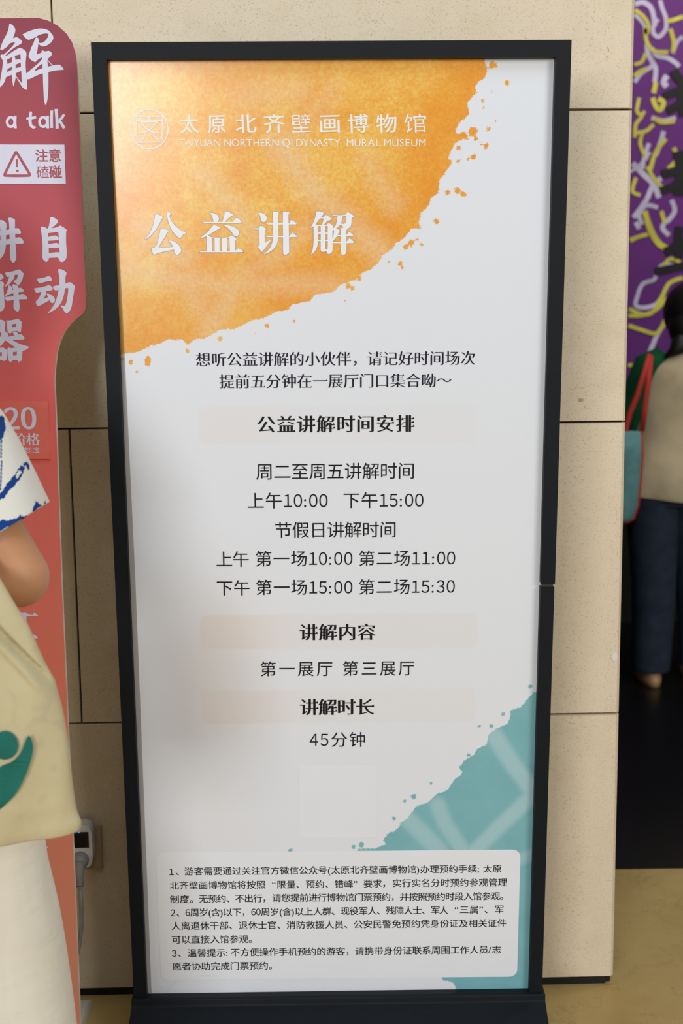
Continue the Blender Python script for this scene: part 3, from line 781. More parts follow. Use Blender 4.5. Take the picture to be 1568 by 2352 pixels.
G2 = [((80,490),14.25,[[[(545,155),(590,135),(680,165),(760,220),(800,280),(790,320),(700,410),(590,505),(780,470),(860,415),(940,450),(1030,510),(1085,560),(1065,640),(1065,1000),(1080,1200),(1080,1420),(1050,1520),(980,1590),(910,1605),(870,1590),(800,1455),(505,1470),(490,1540),(430,1600),(400,1600),(320,1530),(290,1440),(295,1100),(270,750),(243,480),(270,452),(340,460),(450,515),(480,515),(520,350)],
  [(475,665),(810,628),(825,830),(790,780),(690,742),(480,790)],[(485,915),(780,890),(825,860),(835,1060),(800,1005),(740,985),(490,1025)],[(500,1150),(790,1150),(835,1110),(855,1310),(820,1285),(500,1315)]]]),
 ((70,610),13.067,[[[(240,415),(255,400),(400,380),(500,350),(580,322),(630,335),(680,410),(685,450),(660,465),(500,490),(350,535),(300,525),(250,465)]],
  [[(145,710),(160,690),(350,665),(480,630),(600,588),(660,630),(715,695),(690,750),(510,770),(520,820),(490,900),(425,1005),(570,955),(525,870),(540,845),(620,865),(710,920),(765,1000),(770,1060),(740,1110),(690,1135),(650,1110),(615,1045),(500,1105),(350,1190),(280,1215),(230,1190),(200,1110),(215,1070),(280,1000),(330,900),(358,790),(240,825),(200,805)]],
  [[(860,135),(900,112),(980,130),(1060,170),(1120,225),(1115,260),(1090,330),(1085,550),(1220,508),(1300,560),(1360,620),(1355,700),(1300,1050),(1265,1250),(1210,1370),(1140,1425),(1090,1420),(1040,1360),(990,1270),(935,1215),(960,1200),(1050,1215),(1085,1190),(1130,1030),(1160,850),(1170,680),(1072,690),(1050,850),(990,1050),(900,1200),(790,1310),(650,1395),(585,1422),(565,1410),(650,1320),(740,1180),(820,1000),(880,735),(800,755),(750,730),(705,650),(720,630),(905,590),(905,420),(890,280)]]]),
 ((0,490),6.72,[[[(8,120),(50,112),(100,140),(122,170),(118,268),(168,255),(160,140),(145,85),(170,75),(220,85),(255,110),(255,240),(300,238),(330,265),(350,305),(335,322),(258,322),(260,385),(330,378),(370,410),(390,460),(370,475),(262,480),(275,690),(260,740),(235,772),(205,755),(180,690),(175,485),(115,492),(105,570),(70,660),(0,735),(-60,770),(-30,700),(10,600),(28,505),(-70,520),(-85,445),(32,425),(30,350),(-60,365),(-75,300),(30,275),(20,190)],[(118,345),(170,335),(172,402),(118,412)]],
  [[(-190,170),(-140,180),(-110,225),(-150,250)]],[[(-220,340),(-120,320),(-115,560),(-60,520),(-70,570),(-140,650),(-170,600),(-165,390),(-215,395)]],
  [[(98,925),(120,915),(220,900),(310,872),(350,895),(385,930),(375,1000),(340,1080),(305,1118),(222,1050),(270,1030),(295,985),(298,950),(250,955),(235,1010),(190,1070),(150,1110),(85,1145),(130,1080),(165,985),(130,985)]],
  [[(150,1112),(190,1125),(215,1155),(210,1190),(228,1180),(205,1110),(235,1100),(280,1110),(305,1130),(310,1160),(345,1152),(380,1180),(395,1205),(380,1215),(310,1220),(310,1258),(385,1248),(425,1280),(445,1310),(440,1328),(315,1332),(325,1460),(310,1515),(285,1520),(250,1490),(230,1455),(235,1340),(135,1355),(115,1340),(92,1295),(230,1285),(230,1240),(180,1248),(88,1290),(125,1230),(145,1160)]],
  [[(-110,1050),(-60,940),(20,935),(50,945),(82,995),(5,1058),(45,1045),(88,1085),(78,1150),(95,1420),(75,1490),(30,1520),(0,1490),(-20,1440),(18,1440),(18,1260),(-40,1260),(-60,1420),(-130,1520),(-110,1400),(-95,1100)],[(-50,1110),(10,1105),(12,1150),(-48,1155)],[(-48,1195),(14,1190),(16,1225),(-46,1228)]],
  [[(118,1655),(210,1650),(300,1625),(358,1675),(345,1830),(310,1835),(290,1815),(210,1825),(190,1850),(165,1850),(140,1820),(130,1720)],[(203,1715),(272,1705),(272,1755),(205,1760)]],
  [[(-70,1650),(55,1645),(108,1685),(95,1820),(130,1835),(150,1870),(140,1905),(240,1885),(215,1830),(270,1825),(300,1850),(300,1875),(340,1865),(380,1890),(403,1925),(390,1945),(205,1952),(320,2010),(478,2060),(430,2100),(370,2125),(360,2270),(310,2290),(290,2262),(215,2270),(195,2295),(155,2270),(135,2100),(150,2065),(190,2080),(262,2070),(105,1960),(60,2020),(-10,2085),(70,2070),(130,2110),(125,2250),(85,2280),(55,2262),(-20,2262),(-60,2270),(-75,2100),(-150,2110),(-60,2040),(20,1965),(-140,1960),(-130,1910),(30,1905),(48,1870),(40,1835),(-60,1840)],
   [(-40,1730),(28,1720),(25,1770),(-40,1785)],[(222,2140),(282,2132),(282,2190),(225,2198)],[(-20,2145),(52,2140),(52,2200),(-20,2205)]]])]
mb = MB()
for org, s_, g in G2: traced(mb, org, s_, g, R2, TF)
mb.build('vertical_title_text', 'lilac', panel)
mb = MB()
for q in [[(56,1403),(64,1403),(64,1406),(78,1408),(81,1403),(90,1409),(90,1412),(64,1413),(64,1428),(30,1428),(30,1403)],[(82,1454),(90,1460),(89,1463),(82,1463),(40,1463),(40,1458)],
          [(70,1922),(103,1922),(103,1938),(96,1940),(107,1936),(114,1941),(114,1943),(70,1944)],[(75,1951),(100,1946),(108,1951),(106,1953),(75,1953)],[(75,1962),(115,1961),(112,1967),(75,1968)],[(104,1986),(108,1982),(115,1988),(112,1990),(112,2018),(104,2018)]]:
    mb.poly([[R2(*p) for p in q]], TF)
mb.build('instruction_text', 'lilac', panel)
# caution label
mb = MB(); mb.slab([R2(*p) for p in [(-12,334),(151,334.5),(154.2,424),(-10,424)]], rfn(0.0128), rfn(0.0116)); lab = mb.build('warning_label', 'lilac', board)
mb = MB()
WF = rfn(0.0132)
tri_o = smooth_loop([(40.5,348.5),(44,350.5),(74.5,401),(75,405),(71.5,408),(14.5,408),(11.5,405),(12,401),(37.5,350.5)], 3)
tri_i = [(40.8,356),(69,402.5),(17.5,402.5)]
mb.poly([[R2(*p) for p in tri_o], [R2(*p) for p in tri_i]], WF)
mb.poly([[R2(*p) for p in ribbon([(42.2,368),(43.2,386)], [4.6,3.4])]], WF)
mb.poly([[R2(43.8+2.9*math.cos(t), 394.5+2.9*math.sin(t)) for t in (2*math.pi*i/16 for i in range(16))]], WF)
em = 27*0.00083/0.92
text(mb, '注意', R2(85,359.5), R2(142.5,359.5), em, WF, 'bold'); text(mb, '磕碰', R2(87,397), R2(144.5,396.5), em, WF, 'bold')
mb.build('warning_text', 'redink', lab)
# price plaque
mb = MB(); mb.slab([R2(*p) for p in [(-90,920.5),(114.5,920),(119.8,1052.5),(-90,1053)]], rfn(0.0165), rfn(0.0116)); pq = mb.build('price_plaque', 'plaque', board, bevel=0.0006)
mb = MB(); QF = rfn(0.0170)
text(mb, '20', R2(15.5,959), R2(85.5,958), 66*0.00083, QF, 'num')
strokes(mb, [([R2(-14,940), R2(-5,958)], .004), ([R2(5,948), R2(-5,960)], .004), ([R2(-5,958), R2(-4,985)], .004), ([R2(-14,965), R2(5,964)], .003), ([R2(-14,973), R2(5,972)], .003)], QF)
text(mb, '机价格', R2(5,1008), R2(95.5,1007), 29*0.00083/0.92, QF, 'songb')
text(mb, '微信\\支付宝', R2(30,1032.5), R2(94.5,1031.5), 12.5*0.00083/0.92, QF, 'bold')
mb.build('price_text', 'lilac', pq)
# white support foot behind the board
M['whiteplastic'] = plain('white_plastic', (226, 222, 214), 0.45)
mb = MB()
fx = on_y(193, 2330, 2.47)
mb.slab([(2.378, 0.0), (2.55, 0.0), (2.55, 0.012), (2.48, 0.036), (2.44, 0.052), (2.378, 0.06)], lambda a, z: Vector((fx.x, a, z)), lambda a, z: Vector((fx.x-0.03, a, z)))
mb.build('support_foot', 'whiteplastic', board, bevel=0.002)

# ------------------------------------------------------------------ socket, adapter, plug
M['plate'] = plain('champagne_wall_plate', (176, 150, 122), 0.4, 0.5)
M['grey_plug'] = plain('grey_plug_rubber', (150, 148, 144), 0.5)
M['screen'] = plain('black_screen', (8, 8, 10), 0.1, 0.6)
M['panelrim'] = plain('charcoal_bezel', (32, 32, 35), 0.25, 0.6)
led = bpy.data.materials.new('blue_led'); led.use_nodes = True
led.node_tree.nodes['Principled BSDF'].inputs['Base Color'].default_value = (0.02, 0.1, 0.9, 1)
led.node_tree.nodes['Principled BSDF'].inputs['Emission Color'].default_value = (0.05, 0.25, 1, 1)
led.node_tree.nodes['Principled BSDF'].inputs['Emission Strength'].default_value = 2.0
def Wc(x, y, n=0.0):
    q = on_plane(x, y, WO - WB*n, WB) - WO; return (q.dot(WH), q.z)
def wbox(name, x0, y0, x1, y1, n0, n1, mat, par, bev=0.002):
    a = Wc(x0, y0, n1); c = Wc(x1, y1, n1); b = MB()
    b.box(WO, WAX, (min(a[0], c[0]), -n1, min(a[1], c[1])), (max(a[0], c[0]), -n0, max(a[1], c[1])))
    return b.build(name, mat, par, bevel=bev)
pa = Wc(200, 1945)
sock = thing('wall_socket', 'champagne square wall socket plate low on the stone wall behind the red board', 'wall socket', WO + WH*pa[0] + UP*pa[1])
a = Wc(238, 1992); z0 = a[1]; x1 = a[0]; z1 = Wc(236, 1895)[1]
b = MB(); b.box(WO, WAX, (x1-0.088, -0.010, z0), (x1, -0.001, z1)); b.build('cover_plate', 'plate', sock, bevel=0.002)
ad = thing('smart_adapter', 'white plug adapter with a small dark screen, in the wall socket by the red board', 'plug adapter', WO + WH*(pa[0]-0.03) + UP*pa[1] - WB*0.012)
b = MB(); p0 = Wc(214, 1993, 0.05); p1 = Wc(210, 1896, 0.05)
w0 = p0[0]-0.062; cx_ = (w0+p0[0])/2
lp = []
for k in range(28):
    t = 2*math.pi*k/28; e = 0.5
    lp.append((cx_ + 0.031*math.copysign(abs(math.cos(t))**0.45, math.cos(t)), (p0[1]+p1[1])/2 + (p1[1]-p0[1])/2*math.copysign(abs(math.sin(t))**0.45, math.sin(t))))
b.slab(lp, lambda s_, z: WO + WH*s_ + UP*z - WB*0.050, lambda s_, z: WO + WH*s_ + UP*z - WB*0.0115)
body = b.build('body', 'whiteplastic', ad, bevel=0.004)
q0 = Wc(204.5, 1947, 0.051); q1 = Wc(203, 1911, 0.051)
b = MB(); b.box(WO, WAX, (q0[0]-0.045, -0.0518, q0[1]), (q0[0], -0.0500, q1[1])); sc_ = b.build('screen', 'panelrim', ad, bevel=0.0015)
b = MB(); b.box(WO, WAX, (q0[0]-0.042, -0.0524, q0[1]+0.003), (q0[0]-0.004, -0.0517, q1[1]-0.005)); b.build('display', 'screen', sc_)
qq = Wc(181, 1912, 0.0526); b = MB(); b.box(WO, WAX, (qq[0]-0.0011, -0.0530, qq[1]-0.0011), (qq[0]+0.0011, -0.0522, qq[1]+0.0011)); b.build('indicator_light', led, sc_)
plug = thing('power_plug', 'grey round power plug with a hanging cord, in the white adapter by the red board', 'plug', WO + WH*(cx_) + UP*p0[1] - WB*0.06)
pc = Wc(184, 1976, 0.055); C0 = WO + WH*pc[0] + UP*pc[1]
b = MB(); rr = []
for n_, r_ in [(0.0505, 0.018), (0.056, 0.0185), (0.064, 0.015), (0.072, 0.011)]:
    rr.append([C0 - WB*n_ + WH*(r_*math.cos(t)) + UP*(r_*math.sin(t)) for t in (2*math.pi*k/24 for k in range(24))])
b.loft(rr); b.build('plug_head', 'grey_plug', plug, smooth=True)
C1 = C0 - WB*0.068
b = MB(); b.tube([C1 + UP*0.006, C1 - UP*0.012, C1 - UP*0.028, C1 - UP*0.046], [0.0105, 0.0105, 0.009, 0.0068], 16); 
for k in range(4):
    z = 0.034 + k*0.0055; b.tube([C1 - UP*z, C1 - UP*(z+0.003)], [0.0082, 0.0082], 16)
b.build('strain_relief', 'grey_plug', plug)
b = MB(); cpts = [C1 - UP*0.05, C1 - UP*0.10 + WB*0.004, C1 - UP*0.15 + WB*0.012 - WH*0.003, C1 - UP*0.20 + WB*0.02 - WH*0.012, C1 - UP*0.26 + WB*0.026 - WH*0.03, C1 - UP*0.32 + WB*0.03 - WH*0.055]
zf = C1.z - 0.0045
cpts += [Vector((C1.x-0.075, C1.y+0.03, zf*0.0+0.05)), Vector((C1.x-0.10, C1.y+0.02, 0.006)), Vector((C1.x-0.22, C1.y, 0.0055))]
b.tube(cpts, 0.0045, 12); b.build('power_cord', 'grey_plug', plug, smooth=True)

# ------------------------------------------------------------------ hall mural
MY = 6.0
def mural_mat():
    t = NT('purple_mural_print', 0.6, 0.3)
    t.col(t.mix(t.noise(1.6, 4), (84, 22, 104), (104, 34, 122))); return t.m
M['mural'] = mural_mat()
M['mural_yellow'] = plain('olive_yellow_print', (196, 188, 66), 0.6, 0.3, 0.12, 8)
M['mural_lilac'] = plain('pale_lilac_line_print', (186, 178, 200), 0.6, 0.3, 0.12, 8)
M['mural_dark'] = plain('black_brush_print', (14, 7, 9), 0.6, 0.3)
mural = thing('wall_mural', 'large purple wall mural with yellow and lilac line drawing in the dark hall', 'mural', (1.6, MY+0.03, 0.62))
mb = MB(); mb.box((0, 0, 0), AX, (-0.3, MY, 0.62), (3.4, MY+0.05, 3.8)); mural_p = mb.build('panel', 'mural', mural)
def Y2(x, y):
    p = on_y(x, y, MY-0.003); return (p.x, p.z)
def yfn(d): return lambda x, z: Vector((x, MY-d, z))
K = 6.0/2870*1.0
def ms(L, wpx): return ([Y2(1230+x/3.92, y/3.92) for x, y in L], wpx*1.22/3.92*K)
def ms2(L, wpx): return ([Y2(1230+x/3.92, 500+y/3.92) for x, y in L], wpx*1.22/3.92*K)
Lc = [ms([(890,40),(960,20),(1030,60),(1060,140),(1070,240)],34), ms([(1120,0),(1140,80),(1170,160),(1170,260),(1110,330),(1060,300),(1060,230),(1100,170)],30),
      ms([(890,130),(950,190),(990,260)],24), ms([(1000,400),(1010,480),(1050,560),(1080,620),(1070,740)],34), ms([(1040,430),(1090,500),(1180,520),(1250,560),(1290,600)],32),
      ms([(890,740),(950,660),(1060,590)],30), ms([(1150,1180),(1130,1260),(1080,1400)],34), ms([(870,1470),(960,1560),(1060,1660),(1110,1780)],40), ms([(1020,1290),(980,1400),(960,1520)],30),
      ms([(1130,1600),(1050,1680),(1000,1790),(940,1880),(880,1960)],36), ms([(1100,1870),(1000,1850),(930,1930),(960,2020)],30), ms([(1220,1800),(1250,1900),(1180,2000)],34), ms([(1325,330),(1270,380),(1230,480)],30),
      ms2([(900,40),(930,100)],34), ms2([(1180,20),(1140,90),(1200,160)],34), ms2([(1080,520),(1060,560),(960,600),(910,720),(900,790),(970,810),(1080,780),(1150,690)],30), ms2([(1180,920),(1090,1060),(1010,1250)],34), ms2([(1250,430),(1150,420),(1090,480)],26),
      ms([(1180,680),(1150,740),(1180,780)],40), ms([(1040,1060),(1150,1090),(1260,1060)],34)]
Yc = [ms([(890,90),(960,140),(1010,220),(1000,300),(980,260),(1000,400)],26), ms([(885,580),(950,560),(990,480)],26), ms([(1325,150),(1240,180),(1180,190)],28), ms([(1000,380),(1060,460),(1190,470)],26),
      ms([(885,690),(930,650),(1000,620)],30), ms([(1080,740),(1060,840)],34), ms([(1050,880),(1080,960),(1120,990),(1150,920),(1100,890)],34), ms([(930,880),(910,1000),(950,1050),(900,1120),(890,1240)],26), ms([(980,1000),(930,1080)],24),
      ms([(880,1200),(990,1180),(1060,1120)],26), ms([(1060,1060),(1130,1100),(1250,1090)],30), ms([(1170,1250),(1080,1370),(1030,1530)],30), ms([(900,1600),(870,1720),(940,1760)],26), ms([(1000,1500),(1060,1600),(1140,1690)],26), ms([(960,1200),(940,1300),(1000,1440)],26),
      ms([(850,2170),(930,2130),(1010,2110)],28), ms([(980,1900),(1010,2000),(1060,2120),(1120,2200),(1190,2240)],40), ms([(1130,1900),(1160,2010)],30),
      ms2([(850,200),(930,170),(1010,150)],28), ms2([(1000,20),(1040,140),(1110,240),(1190,280)],38), ms2([(840,820),(950,870),(1050,850),(1130,720),(1200,590),(1320,540)],30), ms2([(835,880),(950,880),(1080,830),(1180,720)],28), ms2([(835,970),(950,1010),(1090,1040),(1160,920)],28),
      ms2([(830,1330),(880,1330),(920,1370)],26), ms2([(1140,440),(1210,370),(1300,400)],26), ms([(1210,260),(1240,380),(1230,470)],30), ms([(1240,1330),(1270,1430),(1190,1520)],30)]
rg = random.Random(11)
def wander(n, x0, x1):
    out = []
    for _ in range(n):
        x, z = rg.uniform(x0, x1), rg.uniform(0.8, 3.6); th = rg.uniform(0, 6.28); P = [(x, z)]; tw = rg.uniform(-0.9, 0.9)
        for k in range(5):
            th += tw + rg.uniform(-0.4, 0.4); x += 0.07*math.cos(th); z += 0.07*math.sin(th)
            P.append((min(max(x, -0.25), 3.35), min(max(z, 0.67), 3.75)))
        out.append((P, rg.uniform(0.012, 0.018)))
    return out
Xr = Y2(1600, 400)[0]; Xl = Y2(1430, 400)[0]
mb = MB(); strokes(mb, Lc + wander(70, Xr+0.1, 3.3) + wander(60, -0.2, Xl-0.1), yfn(0.003)); mb.build('lilac_line_drawing', 'mural_lilac', mural_p)
mb = MB(); strokes(mb, Yc + wander(70, Xr+0.1, 3.3) + wander(60, -0.2, Xl-0.1), yfn(0.005)); mb.build('yellow_line_drawing', 'mural_yellow', mural_p)
Dk = [ms([(1240,630),(1270,690),(1340,740),(1420,700),(1450,620)],50), ms([(1150,870),(1220,840),(1330,800),(1450,770)],44), ms([(1180,1000),(1270,950),(1360,880)],44), ms([(1330,700),(1320,900),(1340,1040)],60),
      ms([(1240,1430),(1330,1410),(1450,1380)],70), ms([(1130,1570),(1220,1550),(1330,1520),(1450,1500)],46), ms([(1120,1720),(1210,1690),(1290,1630)],44), ms([(1320,1380),(1300,1580),(1280,1760)],60), ms([(1290,1700),(1400,1720)],50),
      ms2([(1290,80),(1280,200),(1285,370)],50), ms2([(1160,310),(1240,270),(1290,200)],50), ms2([(1290,200),(1380,280),(1450,310)],50), ms2([(1070,485),(1180,465),(1300,440),(1450,430)],44)]
Dk = [(p_, w_*1.3) for p_, w_ in Dk]
mb = MB(); strokes(mb, Dk, yfn(0.007)); mb.build('brush_lettering', 'mural_dark', mural_p)

# ------------------------------------------------------------------ people
def ell(c, rx, ry, n=24, tilt=None, pw=1.0):
    c = Vector(c); out = []
    for k in range(n):
        t = 2*math.pi*k/n
        x, y = rx*math.copysign(abs(math.cos(t))**pw, math.cos(t)), ry*math.copysign(abs(math.sin(t))**pw, math.sin(t))
        v = Vector((x, y, 0)); out.append(c + (tilt @ v if tilt else v))
    return out
M['skin'] = plain('skin', (201, 145, 106), 0.5, 0.35, 0.04, 12)
M['hair'] = plain('black_hair', (18, 14, 13), 0.5, 0.4, 0.2, 60)
def hand(mb, wrist, palm_dir, across, scale=1.0, curl=0.35):
    w0 = Vector(wrist); d = Vector(palm_dir).normalized(); a = Vector(across).normalized(); nrm = d.cross(a).normalized()
    S = scale
    mb.tube([w0 - d*0.02*S, w0 + d*0.02*S, w0 + d*0.055*S, w0 + d*0.085*S], [0.024*S, 0.030*S, 0.038*S, 0.034*S], 16, 0.5, ref=tuple(nrm))
    for k, (off, ln) in enumerate([(-0.027, 0.066), (-0.009, 0.074), (0.009, 0.070), (0.026, 0.055)]):
        b0 = w0 + d*0.075*S + a*off*S; P = [b0]; dirn = d.copy(); p = b0
        for j, f in enumerate((0.45, 0.32, 0.23)):
            dirn = (dirn + nrm*curl*(0.6+0.4*j)).normalized(); p = p + dirn*ln*f*S; P.append(p)
        mb.tube(P, [0.0088*S, 0.0084*S, 0.0075*S, 0.0055*S], 10)
    t0 = w0 + d*0.022*S - a*0.028*S
    mb.tube([t0, t0 - a*0.024*S + d*0.02*S, t0 - a*0.034*S + d*0.045*S + nrm*0.008*S, t0 - a*0.034*S + d*0.066*S + nrm*0.018*S], [0.0135*S, 0.012*S, 0.0105*S, 0.007*S], 12)
def head(mb, c, yaw, s=1.0):
    Rm = Matrix.Rotation(yaw, 3, 'Z'); c = Vector(c)       # faces +y at yaw 0
    P = lambda x, y, z: c + Rm @ Vector((x*s, y*s, z*s))
    prof = [(-0.112,0.030,0.045,0.030),(-0.098,0.046,0.058,0.024),(-0.07,0.056,0.074,0.012),(-0.035,0.066,0.088,0.0),(0.0,0.072,0.094,-0.004),(0.04,0.074,0.096,-0.008),(0.075,0.066,0.086,-0.010),(0.10,0.045,0.060,-0.012),(0.113,0.018,0.025,-0.012)]
    mb.loft([[P(rx*math.cos(t), cy_+ry*math.sin(t), z) for t in (2*math.pi*k/24 for k in range(24))] for z, rx, ry, cy_ in prof])
    mb.tube([P(0,0.086,0.022), P(0,0.100,-0.010), P(0,0.108,-0.024), P(0,0.092,-0.034)], [0.008*s, 0.011*s, 0.014*s, 0.010*s], 12)
    mb.ball(P(0,0.084,-0.060), (0.024*s, 0.010*s, 0.007*s), 14, 8, Rm)
    for sx in (-1, 1):
        mb.ball(P(sx*0.074,-0.005,-0.008), (0.009*s, 0.018*s, 0.030*s), 12, 8, Rm)
        mb.ball(P(sx*0.030,0.080,0.012), (0.015*s, 0.008*s, 0.007*s), 12, 8, Rm)
REM = [('REMESH', dict(mode='VOXEL', voxel_size=0.007, use_smooth_shade=True)), ('SMOOTH', dict(iterations=4, factor=0.5))]

# --- visitor at the left with the tote bag: profile, facing left
PY = 1.88
def Q(x, y, Y=PY): return on_y(x, y, Y)
visitor = thing('person', 'visitor in a white and blue patterned shirt and cream trousers carrying a canvas tote', 'person', (-0.74, PY, 0.0))
elb = Q(43, 1325); sho = Vector((-0.65, PY, 1.345))
b = MB()
b.tube([(-0.725, PY+0.13, 0.90), (-0.735, PY+0.13, 1.05), (-0.735, PY+0.13, 1.18), (-0.725, PY+0.13, 1.30), (-0.72, PY+0.13, 1.37), (-0.725, PY+0.13, 1.42), (-0.735, PY+0.13, 1.50)],
       [0.115, 0.105, 0.112, 0.115, 0.085, 0.050, 0.048], 24, 1.45, ref=(0, 1, 0))
head(b, (-0.765, PY+0.13, 1.575), RAD(90))
# near arm: shoulder - elbow - wrist
wr_ = Vector((-0.80, PY-0.02, 1.10))
b.tube([sho + Vector((-0.02, 0.08, 0.03)), sho, sho.lerp(elb, 0.35), sho.lerp(elb, 0.75), elb], [0.058, 0.056, 0.053, 0.052, 0.047], 24)
b.ball(elb, (0.0475, 0.0475, 0.0475), 28, 18)
b.tube([elb, elb.lerp(wr_, 0.12) + Vector((0, 0, -0.002)), elb.lerp(wr_, 0.35), elb.lerp(wr_, 0.7), wr_], [0.046, 0.048, 0.045, 0.034, 0.026], 24)
hand(b, wr_, (-0.95, 0.0, 0.12), (0, 0.2, 1), 1.0, 0.4)
# far arm
e2 = Vector((-0.66, PY+0.34, 1.06)); w2 = Vector((-0.86, PY+0.30, 1.14))
b.tube([(-0.72, PY+0.25, 1.36), (-0.70, PY+0.32, 1.33), (-0.68, PY+0.34, 1.18), e2], [0.055, 0.052, 0.046, 0.040], 18)
b.tube([e2, e2.lerp(w2, 0.4), w2], [0.040, 0.037, 0.026], 18)
hand(b, w2, (-0.95, 0, 0.2), (0, 0.2, 1), 1.0, 0.4)
for dx, dy in ((0.07, 0.04), (-0.06, 0.20)):
    b.tube([(-0.72+dx*0.6, PY+dy, 0.90), (-0.70+dx, PY+dy, 0.50), (-0.70+dx, PY+dy, 0.30), (-0.69+dx, PY+dy, 0.09), (-0.70+dx, PY+dy, 0.05)], [0.095, 0.060, 0.056, 0.040, 0.042], 18)
    b.tube([(-0.665+dx, PY+dy, 0.048), (-0.73+dx, PY+dy, 0.05), (-0.81+dx, PY+dy, 0.036), (-0.86+dx, PY+dy, 0.03)], [0.034, 0.036, 0.032, 0.018], 14)
b.build('body', 'skin', visitor, mods=REM, smooth=True)
b = MB(); hc = Vector((-0.745, PY+0.13, 1.60))
b.ball(hc, (0.112, 0.092, 0.115), 24, 14); b.tube([hc + Vector((0.05,0,0.0)), hc + Vector((0.07,0,-0.09)), hc + Vector((0.06,0,-0.17))], [0.075, 0.062, 0.03], 18)
b.build('hair', 'hair', visitor, smooth=True)
def shirt_mat():
    t = NT('white_blue_cotton', 0.85, 0.2)
    nv = t.noise(7.5, 3, 0.6); d = t.math('ABSOLUTE', t.math('SUBTRACT', nv, 0.5))
    msk = t.math('SUBTRACT', 1.0, t.step(d, 0.020, 0.028))
    m2 = t.step(t.attr('hem'), 0.45, 0.55)
    msk = t.math('MAXIMUM', msk if False else t.math('MULTIPLY', msk, 0.0), m2)
    t.col(t.mix(msk, (226, 222, 212), (18, 62, 132))); return t.m
M['shirt'] = shirt_mat()
# shirt body
b = MB(); rr = []
for z, rx, ry, cx2 in [(0.86, 0.150, 0.215, -0.73), (1.0, 0.140, 0.205, -0.735), (1.15, 0.138, 0.205, -0.735), (1.28, 0.132, 0.21, -0.728), (1.355, 0.105, 0.195, -0.722), (1.40, 0.07, 0.12, -0.722), (1.43, 0.056, 0.066, -0.725)]:
    rr.append(ell((cx2, PY+0.13, z), rx, ry, 32))
b.loft(rr, cap=False); b.at['hem'] = [0.0]*len(b.v)
shirt = b.build('shirt', 'shirt', visitor, smooth=True, mods=[('SOLIDIFY', dict(thickness=0.004)), ('SUBSURF', dict(levels=1, render_levels=2))])
# near sleeve: lofted from the shoulder to a flared hem, outline from the photo
def sleeve():
    b = MB(); S = [Q(-60, 905), Q(103, 1160)]
    top = [Q(-95, 880), Q(-40, 905), Q(0, 948), Q(38, 1015), Q(72, 1085), Q(104, 1158)]
    bot = [Q(-230, 1010), Q(-205, 1050), Q(-170, 1110), Q(-125, 1180), Q(-75, 1240), Q(-26, 1240)]
    bot[-1] = Q(-30, 1243)
    n = 40; rings = []; hem = []
    for i, (a, c) in enumerate(zip(top, bot)):
        ctr = (a+c)/2; ax = (a-c)/2; ry = 0.066 + 0.005*i
        for_ring = []
        for k in range(n):
            t = 2*math.pi*k/n
            for_ring.append(ctr + ax*math.cos(t) + Vector((0, -ry, 0))*math.sin(t))
        rings.append(for_ring)
    # resample along the sleeve
    fine = []
    for i in range(len(rings)-1):
        for s_ in range(8):
            f = s_/8; fine.append([rings[i][k].lerp(rings[i+1][k], f) for k in range(n)])
    fine.append(rings[-1]); b.loft(fine, cap=False)
    return b, fine, n
sb, fine, n = sleeve()
# blue print: painted shapes of the cloth itself, given in photo pixels of the sleeve's near face
BL = [ribbon([(0,1145),(12,1128),(24,1112),(38,1095),(50,1072)],[16,13,16,16,10]), [(-10,955),(6,958),(10,985),(6,1005),(0,1012),(-10,1015)], ribbon([(0,1012),(1,1060),(0,1130)],[4,3,4]),
      [(74,1178),(72,1172),(79,1152),(92,1162),(88,1166)], ribbon([(-40,1240),(0,1208),(22,1202),(48,1192),(60,1186)],[26,22,14,8,4]), [(40,1192),(45,1182),(52,1190),(54,1194)], ribbon([(50,1070),(58,1066),(62,1080)],[6,8,5]), [(100,1150),(102,1158),(97,1160)],
      ribbon([(-60,1100),(-30,1130),(0,1148)],[10,14,16]), ribbon([(-90,1000),(-40,1040),(-5,1010)],[8,12,8])]
HOLE = [(36,1102),(34,1095),(40,1082),(46,1080),(46,1088)]
def topx(p):
    d = Vector(p) - CAM; z = d.dot(FW); return (CX + FPX*d.dot(RT)/z, CY + FPX*d.dot(DN)/z)
# subdivide near half more finely by resampling the loft
fb = MB(); NN = 160; rows = []
for i in range(len(fine)-1):
    for s_ in range(3):
        f = s_/3; r = []
        for q in range(NN):
            kf = q*n/NN; k0 = int(kf) % n; k1 = (k0+1) % n; g = kf-int(kf)
            A = fine[i][k0].lerp(fine[i][k1], g); Bq = fine[i+1][k0].lerp(fine[i+1][k1], g); r.append(A.lerp(Bq, f))
        rows.append(r)
rows.append([fine[-1][int(q*n/NN) % n].lerp(fine[-1][(int(q*n/NN)+1) % n], q*n/NN-int(q*n/NN)) for q in range(NN)])
fb.loft(rows, cap=False)
hemv = []
for v in fb.v:
    x, y = topx(v)
    hemv.append(1.0 if (any(inside((x, y), l) for l in BL) and not inside((x, y), HOLE)) else 0.0)
fb.at['hem'] = hemv
fb.build('sleeve', 'shirt', visitor, smooth=True, mods=[('SOLIDIFY', dict(thickness=0.0025, offset=1.0))])
